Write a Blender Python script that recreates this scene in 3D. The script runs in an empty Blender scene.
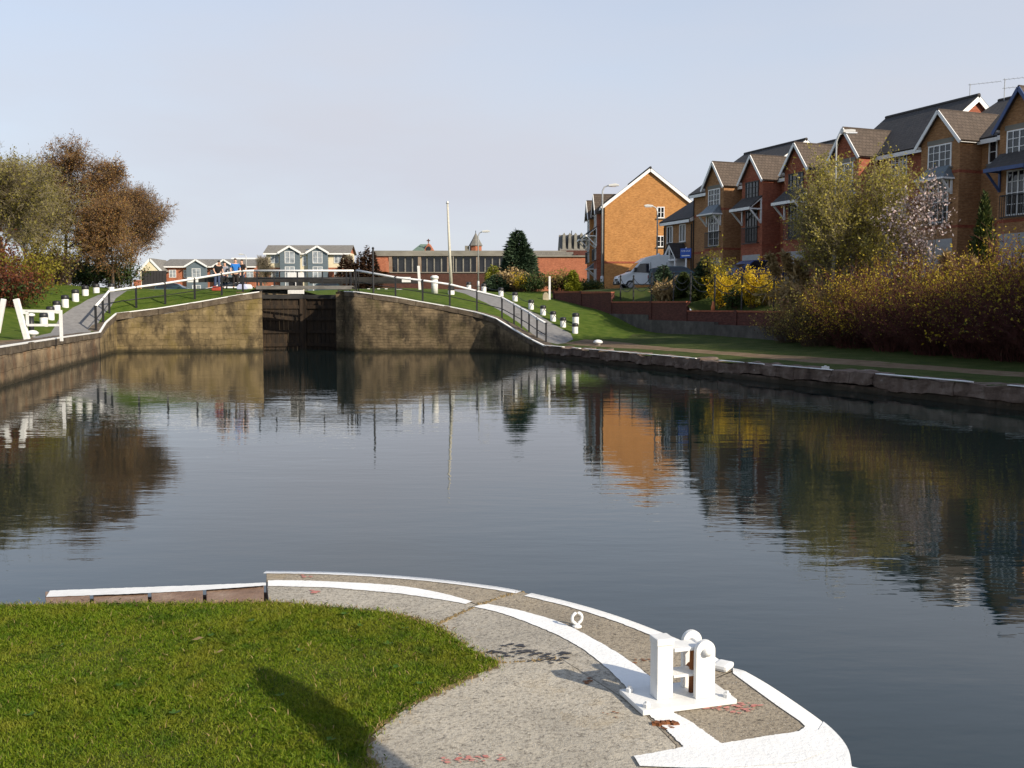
EXPOSURE = 0.92
import bpy, bmesh, math, random
import numpy as np
from mathutils import Vector, Matrix
from mathutils.geometry import delaunay_2d_cdt
sc = bpy.context.scene
col = sc.collection
R = math.radians
EYE = 2.4                    # eye height above the water, metres
PITCH = R(4.35)
SUN_EL, SUN_AZ = R(28), R(130)      # azimuth clockwise from +Y

# ------------------------------------------------------------------ surveying helpers
def ray(px, py):
    dx = (px-512)/1000; dy = (384-py)/1000
    return Vector((dx, math.cos(PITCH)+dy*math.sin(PITCH), -math.sin(PITCH)+dy*math.cos(PITCH)))
def G(px, py, z):
    d = ray(px, py); t = (z-EYE)/d.z
    return Vector((d.x*t, d.y*t, z))
def at(px, py, D):
    d = ray(px, py); t = D/d.y
    return Vector((d.x*t, D, EYE+d.z*t))
QX, QY = 1.6, 49.0
UX, UY = .372, -.928
def W(u, v, z=0.0):
    return Vector((QX+u*UX-v*UY, QY+u*UY+v*UX, z))
def uv_of(x, y):
    return ((x-QX)*UX+(y-QY)*UY, -(x-QX)*UY+(y-QY)*UX)
ROW_ROT = math.atan2(UY, UX)

# ------------------------------------------------------------------ materials
MATS = {}
class NT:
    def __init__(s, name):
        s.m = bpy.data.materials.new(name); s.m.use_nodes = True
        s.t = s.m.node_tree; s.t.nodes.clear()
        s.out = s.n('ShaderNodeOutputMaterial')
    def n(s, typ, **kw):
        nd = s.t.nodes.new(typ)
        for k, v in kw.items():
            if hasattr(nd, k): setattr(nd, k, v)
            else: nd.inputs[k].default_value = v
        return nd
    def l(s, a, b): s.t.links.new(a, b)
    def noise(s, vec, scale, detail=5, rough=.6):
        nd = s.n('ShaderNodeTexNoise'); nd.inputs['Scale'].default_value = scale
        nd.inputs['Detail'].default_value = detail; nd.inputs['Roughness'].default_value = rough
        s.l(vec, nd.inputs['Vector']); return nd.outputs['Fac']
    def ramp(s, fac, stops):
        r = s.n('ShaderNodeValToRGB'); e = r.color_ramp.elements
        while len(e) < len(stops): e.new(.5)
        for i, (p, c) in enumerate(stops):
            e[i].position = p; e[i].color = (*c, 1) if len(c) == 3 else c
        s.l(fac, r.inputs['Fac']); return r.outputs['Color']
    def mix(s, fac, a, b, mode='MIX'):
        m = s.n('ShaderNodeMix'); m.data_type = 'RGBA'; m.blend_type = mode
        for sock, val in ((m.inputs['Factor'], fac), (m.inputs['A'], a), (m.inputs['B'], b)):
            pass
        def put(sock, val):
            if isinstance(val, (int, float)): sock.default_value = val
            elif isinstance(val, tuple): sock.default_value = (*val, 1) if len(val) == 3 else val
            else: s.l(val, sock)
        put(m.inputs[0], fac); put(m.inputs[6], a); put(m.inputs[7], b)
        return m.outputs[2]
    def mul(s, a, k):
        m = s.n('ShaderNodeMath'); m.operation = 'MULTIPLY'; s.l(a, m.inputs[0])
        if isinstance(k, (int, float)): m.inputs[1].default_value = k
        else: s.l(k, m.inputs[1])
        return m.outputs[0]
    def add(s, a, b):
        m = s.n('ShaderNodeMath'); m.operation = 'ADD'; s.l(a, m.inputs[0]); s.l(b, m.inputs[1]); return m.outputs[0]
    def coord(s, kind='Object', stretch=(1, 1, 1)):
        c = s.n('ShaderNodeTexCoord') if kind != 'World' else s.n('ShaderNodeNewGeometry')
        o = c.outputs['Position'] if kind == 'World' else c.outputs[kind]
        if stretch != (1, 1, 1):
            mp = s.n('ShaderNodeMapping'); mp.inputs['Scale'].default_value = stretch
            s.l(o, mp.inputs['Vector']); o = mp.outputs['Vector']
        return o
    def bump(s, h, dist, strength=1.0):
        b = s.n('ShaderNodeBump'); b.inputs['Distance'].default_value = dist; b.inputs['Strength'].default_value = strength
        s.l(h, b.inputs['Height']); return b.outputs['Normal']
    def bsdf(s, color, rough=.8, normal=None, metallic=0, spec=.3, **kw):
        b = s.n('ShaderNodeBsdfPrincipled')
        if isinstance(color, tuple): b.inputs['Base Color'].default_value = (*color, 1)
        else: s.l(color, b.inputs['Base Color'])
        if isinstance(rough, (int, float)): b.inputs['Roughness'].default_value = rough
        else: s.l(rough, b.inputs['Roughness'])
        b.inputs['Metallic'].default_value = metallic
        b.inputs['Specular IOR Level'].default_value = spec
        for k, v in kw.items(): b.inputs[k].default_value = v
        if normal is not None: s.l(normal, b.inputs['Normal'])
        s.l(b.outputs[0], s.out.inputs['Surface']); return b

def rough_mat(name, stops, scale=3, rough=.85, bump=.004, bscale=None, coord='Object', stretch=(1, 1, 1), detail=6, spec=.3, metallic=0, stain=None):
    """noise-broken surface; stain = (colour, scale, threshold, stretch)"""
    k = NT(name); v = k.coord(coord, stretch)
    n = k.noise(v, scale, detail)
    c = k.ramp(n, stops)
    if stain:
        sc_, ss, th, st = stain
        v2 = k.coord(coord, st)
        f = k.ramp(k.noise(v2, ss, 6, .65), [(th, (0, 0, 0)), (min(1, th+.12), (1, 1, 1))])
        c = k.mix(f, c, sc_)
    nb = k.noise(v, bscale or scale*4, 6)
    k.bsdf(c, rough, k.bump(nb, bump) if bump else None, metallic, spec)
    MATS[name] = k.m; return k.m

def brick_mat(name, c1, c2, mortar, big=None, band=None):
    k = NT(name); uv = k.coord('UV')
    b = k.n('ShaderNodeTexBrick'); k.l(uv, b.inputs['Vector'])
    b.inputs['Color1'].default_value = (*c1, 1); b.inputs['Color2'].default_value = (*c2, 1); b.inputs['Mortar'].default_value = (*mortar, 1)
    b.inputs['Scale'].default_value = 1; b.inputs['Brick Width'].default_value = .225; b.inputs['Row Height'].default_value = .075
    b.inputs['Mortar Size'].default_value = .006; b.inputs['Bias'].default_value = -.1
    n = k.noise(uv, 1.1, 6, .65)
    c = k.mix(.35, b.outputs['Color'], k.ramp(n, [(.3, tuple(x*.55 for x in c1)), (.7, tuple(min(1, x*1.25) for x in c2))]))
    n2 = k.noise(k.coord('UV', (4, 13, 1)), 1.0, 3, .6); c = k.mix(k.ramp(n2, [(.42, (0, 0, 0)), (.62, (.5, .5, .5))]), c, tuple(x*.55 for x in c1))
    n3 = k.noise(k.coord('UV', (3, 9, 1)), 1.3, 3, .6); c = k.mix(k.ramp(n3, [(.55, (0, 0, 0)), (.7, (.45, .45, .45))]), c, tuple(min(1, x*1.35) for x in c2))
    k.bsdf(c, .9, k.bump(b.outputs['Fac'], -.006), 0, .2)
    MATS[name] = k.m; return k.m

def tile_mat(name, c1, c2):
    k = NT(name); uv = k.coord('UV')
    b = k.n('ShaderNodeTexBrick'); k.l(uv, b.inputs['Vector'])
    b.inputs['Color1'].default_value = (*c1, 1); b.inputs['Color2'].default_value = (*c2, 1)
    b.inputs['Mortar'].default_value = (c1[0]*.6, c1[1]*.6, c1[2]*.6, 1)
    b.inputs['Scale'].default_value = 1; b.inputs['Brick Width'].default_value = .25; b.inputs['Row Height'].default_value = .24
    b.inputs['Mortar Size'].default_value = .014
    n = k.noise(uv, .9, 5); c = k.mix(k.mul(n, .5), b.outputs['Color'], (c2[0]*1.3, c2[1]*1.3, c2[2]*1.1))
    k.bsdf(c, .75, k.bump(b.outputs['Fac'], -.03), 0, .3)
    MATS[name] = k.m; return k.m

def leaf_mat(name, c1, c2, c3=None, trans=.3, rough=.6):
    k = NT(name)
    g = k.n('ShaderNodeNewGeometry')
    st = [(0, c1), (.55, c2), (1, c3 or c2)]
    c = k.ramp(g.outputs['Random Per Island'], st)
    v = k.coord('Object'); n = k.noise(v, .55, 3)
    c = k.mix(k.mul(n, .55), c, tuple(x*.55 for x in c1))
    d = k.n('ShaderNodeBsdfPrincipled'); k.l(c, d.inputs['Base Color']); d.inputs['Roughness'].default_value = rough
    d.inputs['Specular IOR Level'].default_value = .25
    t = k.n('ShaderNodeBsdfTranslucent'); k.l(c, t.inputs['Color'])
    m = k.n('ShaderNodeMixShader'); m.inputs[0].default_value = trans
    k.l(d.outputs[0], m.inputs[1]); k.l(t.outputs[0], m.inputs[2]); k.l(m.outputs[0], k.out.inputs['Surface'])
    MATS[name] = k.m; return k.m

def plain(name, c, rough=.5, spec=.4, metallic=0, var=.12, scale=6):
    a = tuple(x*(1-var) for x in c); b = tuple(min(1, x*(1+var)) for x in c)
    return rough_mat(name, [(.3, a), (.7, b)], scale, rough, .001, scale*5, spec=spec, metallic=metallic)

def glass_mat(name, base, rough=.08):
    k = NT(name); v = k.coord('Object')
    n = k.noise(v, 1.3, 2)
    c = k.ramp(n, [(.35, tuple(x*.5 for x in base)), (.65, base)])
    k.bsdf(c, rough, None, 0, .6); MATS[name] = k.m; return k.m

# ------------------------------------------------------------------ mesh building
class MB:
    """collects polygons; builds ONE mesh object with metre-scaled UVs"""
    def __init__(s): s.v = []; s.f = []; s.mi = []
    def poly(s, pts, mi=0):
        i = len(s.v); s.v += [tuple(p) for p in pts]; s.f.append(tuple(range(i, i+len(pts)))); s.mi.append(mi)
    def hexa(s, p, mi=0):
        """p: 8 points, 0-3 bottom ring ccw, 4-7 top ring"""
        i = len(s.v); s.v += [tuple(q) for q in p]
        for f in ((3, 2, 1, 0), (4, 5, 6, 7), (0, 1, 5, 4), (1, 2, 6, 5), (2, 3, 7, 6), (3, 0, 4, 7)):
            s.f.append(tuple(i+k for k in f)); s.mi.append(mi)
        return s
    def box(s, x0, x1, y0, y1, z0, z1, mi=0, M=None):
        p = [Vector(q) for q in ((x0, y0, z0), (x1, y0, z0), (x1, y1, z0), (x0, y1, z0), (x0, y0, z1), (x1, y0, z1), (x1, y1, z1), (x0, y1, z1))]
        if M: p = [M @ q for q in p]
        return s.hexa(p, mi)
    def prism(s, prof, axis, a0, a1, mi=0, M=None):
        """prof: 2D ring; axis 'x': prof=(y,z); 'y': prof=(x,z); 'z': prof=(x,y)"""
        def mk(q, a):
            p = Vector({'x': (a, q[0], q[1]), 'y': (q[0], a, q[1]), 'z': (q[0], q[1], a)}[axis])
            return M @ p if M else p
        A = [mk(q, a0) for q in prof]; B = [mk(q, a1) for q in prof]; n = len(prof)
        i = len(s.v); s.v += [tuple(q) for q in A+B]
        s.f.append(tuple(i+k for k in reversed(range(n)))); s.mi.append(mi)
        s.f.append(tuple(i+n+k for k in range(n))); s.mi.append(mi)
        for k in range(n):
            s.f.append((i+k, i+(k+1) % n, i+n+(k+1) % n, i+n+k)); s.mi.append(mi)
        return s
    def tube(s, pts, r, n=8, mi=0, cap=True):
        pts = [Vector(p) for p in pts]; rs = r if isinstance(r, (list, tuple)) else [r]*len(pts)
        i0 = len(s.v); up = None
        for k, p in enumerate(pts):
            d = (pts[min(k+1, len(pts)-1)]-pts[max(k-1, 0)]).normalized()
            if up is None: up = Vector((0, 0, 1)) if abs(d.z) < .9 else Vector((1, 0, 0))
            a = d.cross(up).normalized(); b = d.cross(a).normalized(); up = -b if False else up
            for j in range(n):
                t = 2*math.pi*j/n
                s.v.append(tuple(p+(a*math.cos(t)+b*math.sin(t))*rs[k]))
        for k in range(len(pts)-1):
            for j in range(n):
                s.f.append((i0+k*n+j, i0+k*n+(j+1) % n, i0+(k+1)*n+(j+1) % n, i0+(k+1)*n+j)); s.mi.append(mi)
        if cap:
            s.f.append(tuple(i0+j for j in reversed(range(n)))); s.mi.append(mi)
            e = i0+(len(pts)-1)*n; s.f.append(tuple(e+j for j in range(n))); s.mi.append(mi)
        return s
    def lathe(s, prof, n=16, c=(0, 0, 0), mi=0):
        """prof: (r,z) list bottom to top"""
        i0 = len(s.v)
        for r, z in prof:
            for j in range(n):
                t = 2*math.pi*j/n; s.v.append((c[0]+r*math.cos(t), c[1]+r*math.sin(t), c[2]+z))
        for k in range(len(prof)-1):
            for j in range(n):
                s.f.append((i0+k*n+j, i0+k*n+(j+1) % n, i0+(k+1)*n+(j+1) % n, i0+(k+1)*n+j)); s.mi.append(mi)
        s.f.append(tuple(i0+j for j in reversed(range(n)))); s.mi.append(mi)
        e = i0+(len(prof)-1)*n; s.f.append(tuple(e+j for j in range(n))); s.mi.append(mi)
        return s
    def slab(s, a, b, c, d, t, mi=0):
        """thick sheet with top corners a,b,c,d"""
        a, b, c, d = map(Vector, (a, b, c, d)); nrm = (b-a).cross(d-a).normalized()*t
        return s.hexa([a-nrm, b-nrm, c-nrm, d-nrm, a, b, c, d], mi)
    def bar(s, p0, p1, w, h, mi=0, up=Vector((0, 0, 1))):
        p0, p1 = Vector(p0), Vector(p1); d = (p1-p0).normalized()
        a = d.cross(up).normalized()*(w/2); b = a.cross(d).normalized()*(h/2)
        return s.hexa([p0-a-b, p0+a-b, p1+a-b, p1-a-b, p0-a+b, p0+a+b, p1+a+b, p1-a+b], mi)
    def build(s, name, mats, parent=None, smooth=False, bevel=0, loc=None):
        me = bpy.data.meshes.new(name); me.from_pydata(s.v, [], s.f)
        if not isinstance(mats, (list, tuple)): mats = [mats]
        for m in mats: me.materials.append(m)
        me.polygons.foreach_set('material_index', s.mi)
        bm = bmesh.new(); bm.from_mesh(me); bmesh.ops.recalc_face_normals(bm, faces=bm.faces)
        if bevel:
            bmesh.ops.remove_doubles(bm, verts=bm.verts, dist=1e-5)
            bmesh.ops.bevel(bm, geom=[e for e in bm.edges if len(e.link_faces) == 2 and e.calc_face_angle(0) > .5], offset=bevel, segments=2, affect='EDGES', profile=.6, clamp_overlap=True)
        uvl = bm.loops.layers.uv.new('UVMap')
        for f in bm.faces:
            n = f.normal
            if abs(n.z) > .98: ax, ay = Vector((1, 0, 0)), Vector((0, 1, 0))
            else:
                ax = Vector((-n.y, n.x, 0)).normalized(); ay = n.cross(ax)
            f.smooth = smooth
            for l in f.loops: l[uvl].uv = (l.vert.co.dot(ax), l.vert.co.dot(ay))
        bm.to_mesh(me); bm.free()
        o = bpy.data.objects.new(name, me); col.objects.link(o)
        if parent: o.parent = parent
        if loc is not None: o.location = loc
        return o

def np_mesh(name, V, faces, mats, mi=None, parent=None, smooth=False):
    """faces: list of int arrays (n,k)"""
    me = bpy.data.meshes.new(name); V = np.asarray(V, np.float32)
    me.vertices.add(len(V)); me.vertices.foreach_set('co', V.ravel())
    loops = np.concatenate([f.ravel() for f in faces]).astype(np.int32)
    cnt = np.concatenate([np.full(len(f), f.shape[1], np.int32) for f in faces])
    st = np.concatenate([[0], np.cumsum(cnt)[:-1]]).astype(np.int32)
    me.loops.add(len(loops)); me.loops.foreach_set('vertex_index', loops)
    me.polygons.add(len(cnt)); me.polygons.foreach_set('loop_start', st); me.polygons.foreach_set('loop_total', cnt)
    if not isinstance(mats, (list, tuple)): mats = [mats]
    for m in mats: me.materials.append(m)
    if mi is not None: me.polygons.foreach_set('material_index', np.asarray(mi, np.int32))
    me.update(calc_edges=True); me.validate()
    if smooth: me.polygons.foreach_set('use_smooth', np.ones(len(cnt), bool))
    o = bpy.data.objects.new(name, me); col.objects.link(o)
    if parent: o.parent = parent
    return o

def tag(o, label=None, cat=None, group=None, kind=None):
    if label: o['label'] = label
    if cat: o['category'] = cat
    if group: o['group'] = group
    if kind: o['kind'] = kind
    return o
def empty(name, loc=(0, 0, 0), rz=0.0):
    o = bpy.data.objects.new(name, None); o.empty_display_size = .3; col.objects.link(o)
    o.location = loc; o.rotation_euler = (0, 0, rz); return o
def thing(name, label, cat, loc=(0, 0, 0), rz=0.0, group=None):
    return tag(empty(name, loc, rz), label, cat, group, 'thing')
def kids(o): return [c for c in bpy.data.objects if c.parent is o]
def copy_tree(o, parent=None, table=None):
    c = o.copy(); col.objects.link(c)
    if parent: c.parent = parent
    for ch in list(o.children): copy_tree(ch, c)
    return c

# ------------------------------------------------------------------ plants
def tubes_np(segs, n):
    """segs array (k,8): p0,p1,r0,r1"""
    s = np.asarray(segs, float); p0, p1, r0, r1 = s[:, :3], s[:, 3:6], s[:, 6], s[:, 7]
    d = p1-p0; d /= np.linalg.norm(d, axis=1, keepdims=True)+1e-9
    ref = np.where(np.abs(d[:, 2:3]) < .9, np.array([[0, 0, 1.]]), np.array([[1., 0, 0]]))
    a = np.cross(d, ref); a /= np.linalg.norm(a, axis=1, keepdims=True)+1e-9; b = np.cross(d, a)
    t = 2*np.pi*np.arange(n)/n; ct, st = np.cos(t), np.sin(t)
    ring = a[:, None, :]*ct[None, :, None]+b[:, None, :]*st[None, :, None]
    A = p0[:, None, :]+ring*r0[:, None, None]; B = p1[:, None, :]+ring*r1[:, None, None]
    V = np.concatenate([A, B], 1).reshape(-1, 3)
    base = (np.arange(len(s))*2*n)[:, None]; j = np.arange(n)
    F = np.stack([base+j, base+(j+1) % n, base+n+(j+1) % n, base+n+j], -1).reshape(-1, 4)
    return V, F
def leaves_np(rng, P, size, elong=1.6, droop=0.0, per=1, spread=0.0):
    P = np.repeat(np.asarray(P, float), per, axis=0)
    if spread: P = P+rng.normal(0, spread, P.shape)
    k = len(P)
    d = rng.normal(size=(k, 3)); d[:, 2] -= droop; d /= np.linalg.norm(d, axis=1, keepdims=True)
    e = rng.normal(size=(k, 3)); e -= (e*d).sum(1, keepdims=True)*d; e /= np.linalg.norm(e, axis=1, keepdims=True)
    s = size*rng.uniform(.6, 1.35, (k, 1))
    V = np.stack([P, P+d*s*elong*.5+e*s*.5, P+d*s*elong, P+d*s*elong*.5-e*s*.5], 1).reshape(-1, 3)
    F = (np.arange(k)*4)[:, None]+np.arange(4)
    return V, F
def grow(rng, p, d, L, r, lv, cfg, segs, tips):
    n = cfg['n'][lv]; step = L/n; p = np.array(p, float); d = np.array(d, float); r_end = r*cfg['taper'][lv]
    for i in range(n):
        d = d+rng.normal(0, cfg['wig'][lv], 3); d[2] += cfg['up'][lv]; d /= np.linalg.norm(d)
        q = p+d*step; ra = r+(r_end-r)*i/n; rb = r+(r_end-r)*(i+1)/n
        segs[min(lv, len(segs)-1)].append((*p, *q, ra, rb))
        if lv >= cfg['leaf_lv'] and rng.random() < .7: tips.append(tuple(p+(q-p)*rng.uniform()))
        p = q
        if lv < cfg['depth'] and (i+1)/n >= cfg['bare'][lv]:
            for _ in range(cfg['kids'][lv] if isinstance(cfg['kids'][lv], int) else rng.poisson(cfg['kids'][lv])):
                a = rng.normal(size=3); a -= a.dot(d)*d; a /= np.linalg.norm(a)+1e-9
                sp = cfg['ang'][lv]+rng.normal(0, .12); nd = d*math.cos(sp)+a*math.sin(sp)
                f = cfg['shape'](lv, (i+1)/n)
                grow(rng, p, nd, cfg['len'][lv]*f*rng.uniform(.7, 1.2), max(cfg['minr'], rb*cfg['rk'][lv]), lv+1, cfg, segs, tips)
    if lv >= cfg['leaf_lv']: tips.append(tuple(p))
def tree(name, seed, H, r, cfg, bark, leaf, leaf_size, per, label, cat, loc, group=None, twig=None, lean=(0, 0), spread=.05, elong=1.6, droop=0, stems=1, splay=0.25, keep=1.0):
    rng = np.random.default_rng(seed); segs = [[], []]; tips = []
    for s in range(stems):
        a = rng.uniform(0, 6.28); off = 0 if stems == 1 else .25
        d = np.array([lean[0]+(splay*math.cos(a) if stems > 1 else 0), lean[1]+(splay*math.sin(a) if stems > 1 else 0), 1.0]); d /= np.linalg.norm(d)
        grow(rng, (off*math.cos(a), off*math.sin(a), -.2), d, H*rng.uniform(.82, 1.0) if stems > 1 else H, r, 0, cfg, segs, tips)
    root = thing(name, label, cat, loc, group=group)
    V, F = tubes_np(segs[0], 7); np_mesh('trunk', V, [F], bark, parent=root, smooth=True)
    V1, F1 = tubes_np(segs[1], 3); tips = np.array(tips)
    if keep < 1: tips = tips[rng.random(len(tips)) < keep]
    V2, F2 = leaves_np(rng, tips, leaf_size, elong, droop, per, spread)
    np_mesh('crown', np.concatenate([V1, V2]), [F1, F2+len(V1)], [twig or bark, leaf], np.concatenate([np.zeros(len(F1)), np.ones(len(F2))]), parent=root)
    return root
def round_shape(lv, t): return 1.0 if lv else .35+1.0*math.sin(math.pi*min(.95, .25+t*.75))
def cone_shape(lv, t): return 1.0 if lv else max(.15, 1.15-t)

def shrub(name, seed, h, rad, stems, stem_m, leaf_m, leaf_n, leaf_size, label, cat, loc, group=None, leaf_low=.35, twig=3, sr=.012, squash=1.0, leaf2=None, leaf2_n=0, vase=.55, elong=1.6, spread=.1, lean=.55):
    """many-stemmed bush: stems rise from a patch, arch outwards and carry twigs and leaves"""
    rng = np.random.default_rng(seed); segs = []; tips = []
    for _ in range(stems):
        a = rng.uniform(0, 6.283); q = math.sqrt(rng.uniform())
        p = np.array([math.cos(a)*q*rad*vase, math.sin(a)*q*rad*vase*squash, -.05])
        d = np.array([math.cos(a)*q*lean, math.sin(a)*q*lean*squash, 1.0])+rng.normal(0, .18, 3)
        L = h*rng.uniform(.6, 1.12)*(1.05-.25*q*q); n = 5; rr = sr*rng.uniform(.7, 1.3)
        for i in range(n):
            d = d/np.linalg.norm(d)+rng.normal(0, .12, 3); d[2] -= .05*i*q; d /= np.linalg.norm(d)
            e = p+d*L/n; segs.append((*p, *e, rr*(1-.16*i), rr*(1-.16*(i+1)))); p = e
            if (i+1)/n > leaf_low: tips.append(p)
            if i >= 1:
                for _k in range(twig):
                    t = d+rng.normal(0, .55, 3); t /= np.linalg.norm(t); tl = L*rng.uniform(.1, .26)
                    m = p+t*tl*.5; t2 = t+rng.normal(0, .3, 3); t2[2] += .2; t2 /= np.linalg.norm(t2); e2 = m+t2*tl*.5
                    segs.append((*p, *m, rr*.5, rr*.4)); segs.append((*m, *e2, rr*.4, rr*.25))
                    if (i+1)/n > leaf_low: tips += [m, e2]
    V1, F1 = tubes_np(segs, 3); tips = np.array(tips)
    root = thing(name, label, cat, loc, group=group)
    np_mesh('stems', V1, [F1], stem_m, parent=root)
    pick = tips[rng.integers(0, len(tips), leaf_n)] if leaf_n else tips[:0]
    V2, F2 = leaves_np(rng, pick, leaf_size, elong, 0, 1, spread); mats = [leaf_m]; mi = np.zeros(len(F2)); Vs, Fs = [V2], [F2]
    if leaf2_n:
        allp = np.array([s[3:6] for s in segs]); low = allp[allp[:, 2] < h*.62]
        V3, F3 = leaves_np(rng, low[rng.integers(0, len(low), leaf2_n)], leaf_size*1.1, elong, .3, 1, spread)
        Vs.append(V3); Fs.append(F3+len(V2)); mats.append(leaf2); mi = np.concatenate([mi, np.ones(len(F3))])
    np_mesh('foliage', np.concatenate(Vs), Fs, mats, mi, parent=root)
    return root
def conifer(name, seed, h, rad, bark, leaf, n, size, label, cat, loc, group=None, prof=None, up=.1, stem=.08):
    """evergreen: sprays of needles on radial boughs around a trunk"""
    rng = np.random.default_rng(seed); prof = prof or (lambda t: (1-t)**.8)
    k = n; t = 1-np.sqrt(rng.uniform(0, 1, k)); t = np.clip(t, 0, .985); a = rng.uniform(0, 6.283, k)
    lump = 1+.22*np.sin(a*3+t*9+seed)+.16*np.sin(a*7-t*21)
    rr = rad*np.array([prof(x) for x in t])*lump*np.sqrt(rng.uniform(.25, 1, k))
    P = np.stack([rr*np.cos(a), rr*np.sin(a), h*(.03+.97*t)+rng.normal(0, .03*h, k)*(1-t)], 1); P[:, 2] = np.maximum(P[:, 2], .05)
    d = np.stack([np.cos(a), np.sin(a), np.full(k, up)], 1)+rng.normal(0, .35, (k, 3)); d /= np.linalg.norm(d, axis=1, keepdims=True)
    e = np.cross(d, rng.normal(size=(k, 3))); e /= np.linalg.norm(e, axis=1, keepdims=True)
    s = size*rng.uniform(.6, 1.4, (k, 1))
    V = np.stack([P-e*s*.22, P+d*s, P+e*s*.22, P-d*s*.4], 1).reshape(-1, 3); F = (np.arange(k)*4)[:, None]+np.arange(4)
    root = thing(name, label, cat, loc, group=group)
    MB().tube([(0, 0, -.1), (0, 0, h*.5), (0, 0, h*.96)], [stem*1.3, stem, stem*.2], 7).build('trunk', bark, root)
    np_mesh('foliage', V, [F], leaf, parent=root)
    return root

# ------------------------------------------------------------------ people
def skin_mesh(name, verts, edges, radii, mats, parent=None, sub=2, root=0):
    me = bpy.data.meshes.new('tmp'); me.from_pydata(verts, edges, [])
    o = bpy.data.objects.new('tmp', me); col.objects.link(o)
    m = o.modifiers.new('s', 'SKIN'); m.use_smooth_shade = True
    for i, r in enumerate(radii):
        sv = me.skin_vertices[0].data[i]; sv.radius = (r, r) if isinstance(r, (int, float)) else r; sv.use_root = (i == root)
    ss = o.modifiers.new('ss', 'SUBSURF'); ss.levels = sub; ss.render_levels = sub
    dg = bpy.context.evaluated_depsgraph_get(); dg.update()
    nm = bpy.data.meshes.new_from_object(o.evaluated_get(dg)); nm.name = name
    bpy.data.objects.remove(o); nm.materials.clear()
    for k in (mats if isinstance(mats, (list, tuple)) else [mats]): nm.materials.append(k)
    for p in nm.polygons: p.material_index = 0
    r = bpy.data.objects.new(name, nm); col.objects.link(r)
    if parent: r.parent = parent
    return r
def person(label, loc, rz, top, bottom, hair, skin, pose='stand', group=None, H=1.72, bare_arms=True):
    """figure facing local -Y; body one skinned surface, clothes and hair are children"""
    root = thing('person', label, 'person', loc, rz, group); k = H/1.72
    if pose == 'sit':
        hip = .52; hz = hip; knees = [(.11, -.42, .5), (-.11, -.42, .5)]; feet = [(.11, -.46, .06), (-.11, -.44, .06)]; toes = [(.12, -.62, .03), (-.12, -.6, .03)]; ch = (0, -.06, hip+.38); nk = (0, -.1, hip+.58); hd = (0, -.15, hip+.70); hd2 = (0, -.14, hip+.84)
        el = [(.26, -.1, hip+.22), (-.26, -.1, hip+.22)]; ha = [(.14, -.36, hip+.1), (-.14, -.36, hip+.1)]
    else:
        hip = .93; hz = hip; s = .03 if pose == 'stand' else .16
        knees = [(.10, -.03, .5), (-.10, .02, .5)]; feet = [(.11, .0, .08), (-.12, .03, .08)]; toes = [(.13, -.17, .03), (-.14, -.14, .03)]; b = -.22 if pose == 'lean' else 0
        ch = (0, b, 1.3-.04*(b != 0)); nk = (0, b*1.3, 1.47-.06*(b != 0)); hd = (0, b*1.45-.02, 1.56-.08*(b != 0)); hd2 = (0, b*1.5-.01, 1.68-.1*(b != 0))
        el = [(.27, b*.8+.02, 1.14), (-.27, b*.8+.02, 1.14)]; ha = [(.26, b-.12, .9), (-.25, b-.14, .92)]
    sh = [(.19, ch[1], ch[2]+.1), (-.19, ch[1], ch[2]+.1)]
    S = lambda p: (p[0]*k, p[1]*k, p[2]*k)
    V = [(0, 0, hip), (0, ch[1]*.5, (hip+ch[2])/2), ch, nk, hd, hd2]; E = [(0, 1), (1, 2), (2, 3), (3, 4), (4, 5)]; Rr = [.145, .13, .15, .06, .085, .08]
    for i in (0, 1):
        b0 = len(V); V += [sh[i], el[i], ha[i]]; E += [(2, b0), (b0, b0+1), (b0+1, b0+2)]; Rr += [.07, .045, .032]
        sg = 1 if i == 0 else -1; hb = len(V)
        d = (Vector(ha[i])-Vector(el[i])).normalized(); h0 = Vector(ha[i])
        V += [tuple(h0+d*.06)]; E += [(b0+2, hb)]; Rr += [.035]
        for q in range(4):
            o = Vector(((q-1.5)*.02, 0, 0)); f0 = len(V); V += [tuple(h0+d*.11+o), tuple(h0+d*(.17-.01*abs(q-1.5))+o*1.1+Vector((0, -.02, 0)))]; E += [(hb, f0), (f0, f0+1)]; Rr += [.01, .008]
        f0 = len(V); V += [tuple(h0+d*.08+Vector((-sg*.045, -.02, 0)))]; E += [(hb, f0)]; Rr += [.01]
        b1 = len(V); V += [(.09*sg, 0, hip-.06), knees[i], feet[i], toes[i]]; E += [(0, b1), (b1, b1+1), (b1+1, b1+2), (b1+2, b1+3)]; Rr += [.1, .06, .045, .04]
    skin_mesh('body', [S(v) for v in V], E, [r*k for r in Rr], skin, root)
    # jacket
    V = [(0, 0, hip-.04), (0, ch[1]*.5, (hip+ch[2])/2), ch, (nk[0], nk[1], nk[2]-.06)]; E = [(0, 1), (1, 2), (2, 3)]; Rr = [.165, .15, .17, .085]
    for i in (0, 1):
        b0 = len(V); mid = Vector(sh[i]).lerp(Vector(el[i]), .8) if bare_arms else Vector(ha[i]).lerp(Vector(el[i]), .12)
        V += [sh[i], tuple(Vector(sh[i]).lerp(mid, .5)) if bare_arms else el[i], tuple(mid)]; E += [(2, b0), (b0, b0+1), (b0+1, b0+2)]; Rr += [.085, .07, .062 if bare_arms else .045]
    skin_mesh('jacket', [S(v) for v in V], E, [r*k for r in Rr], top, root)
    V = [(0, 0, hip+.02)]; E = []; Rr = [.158]
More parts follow.
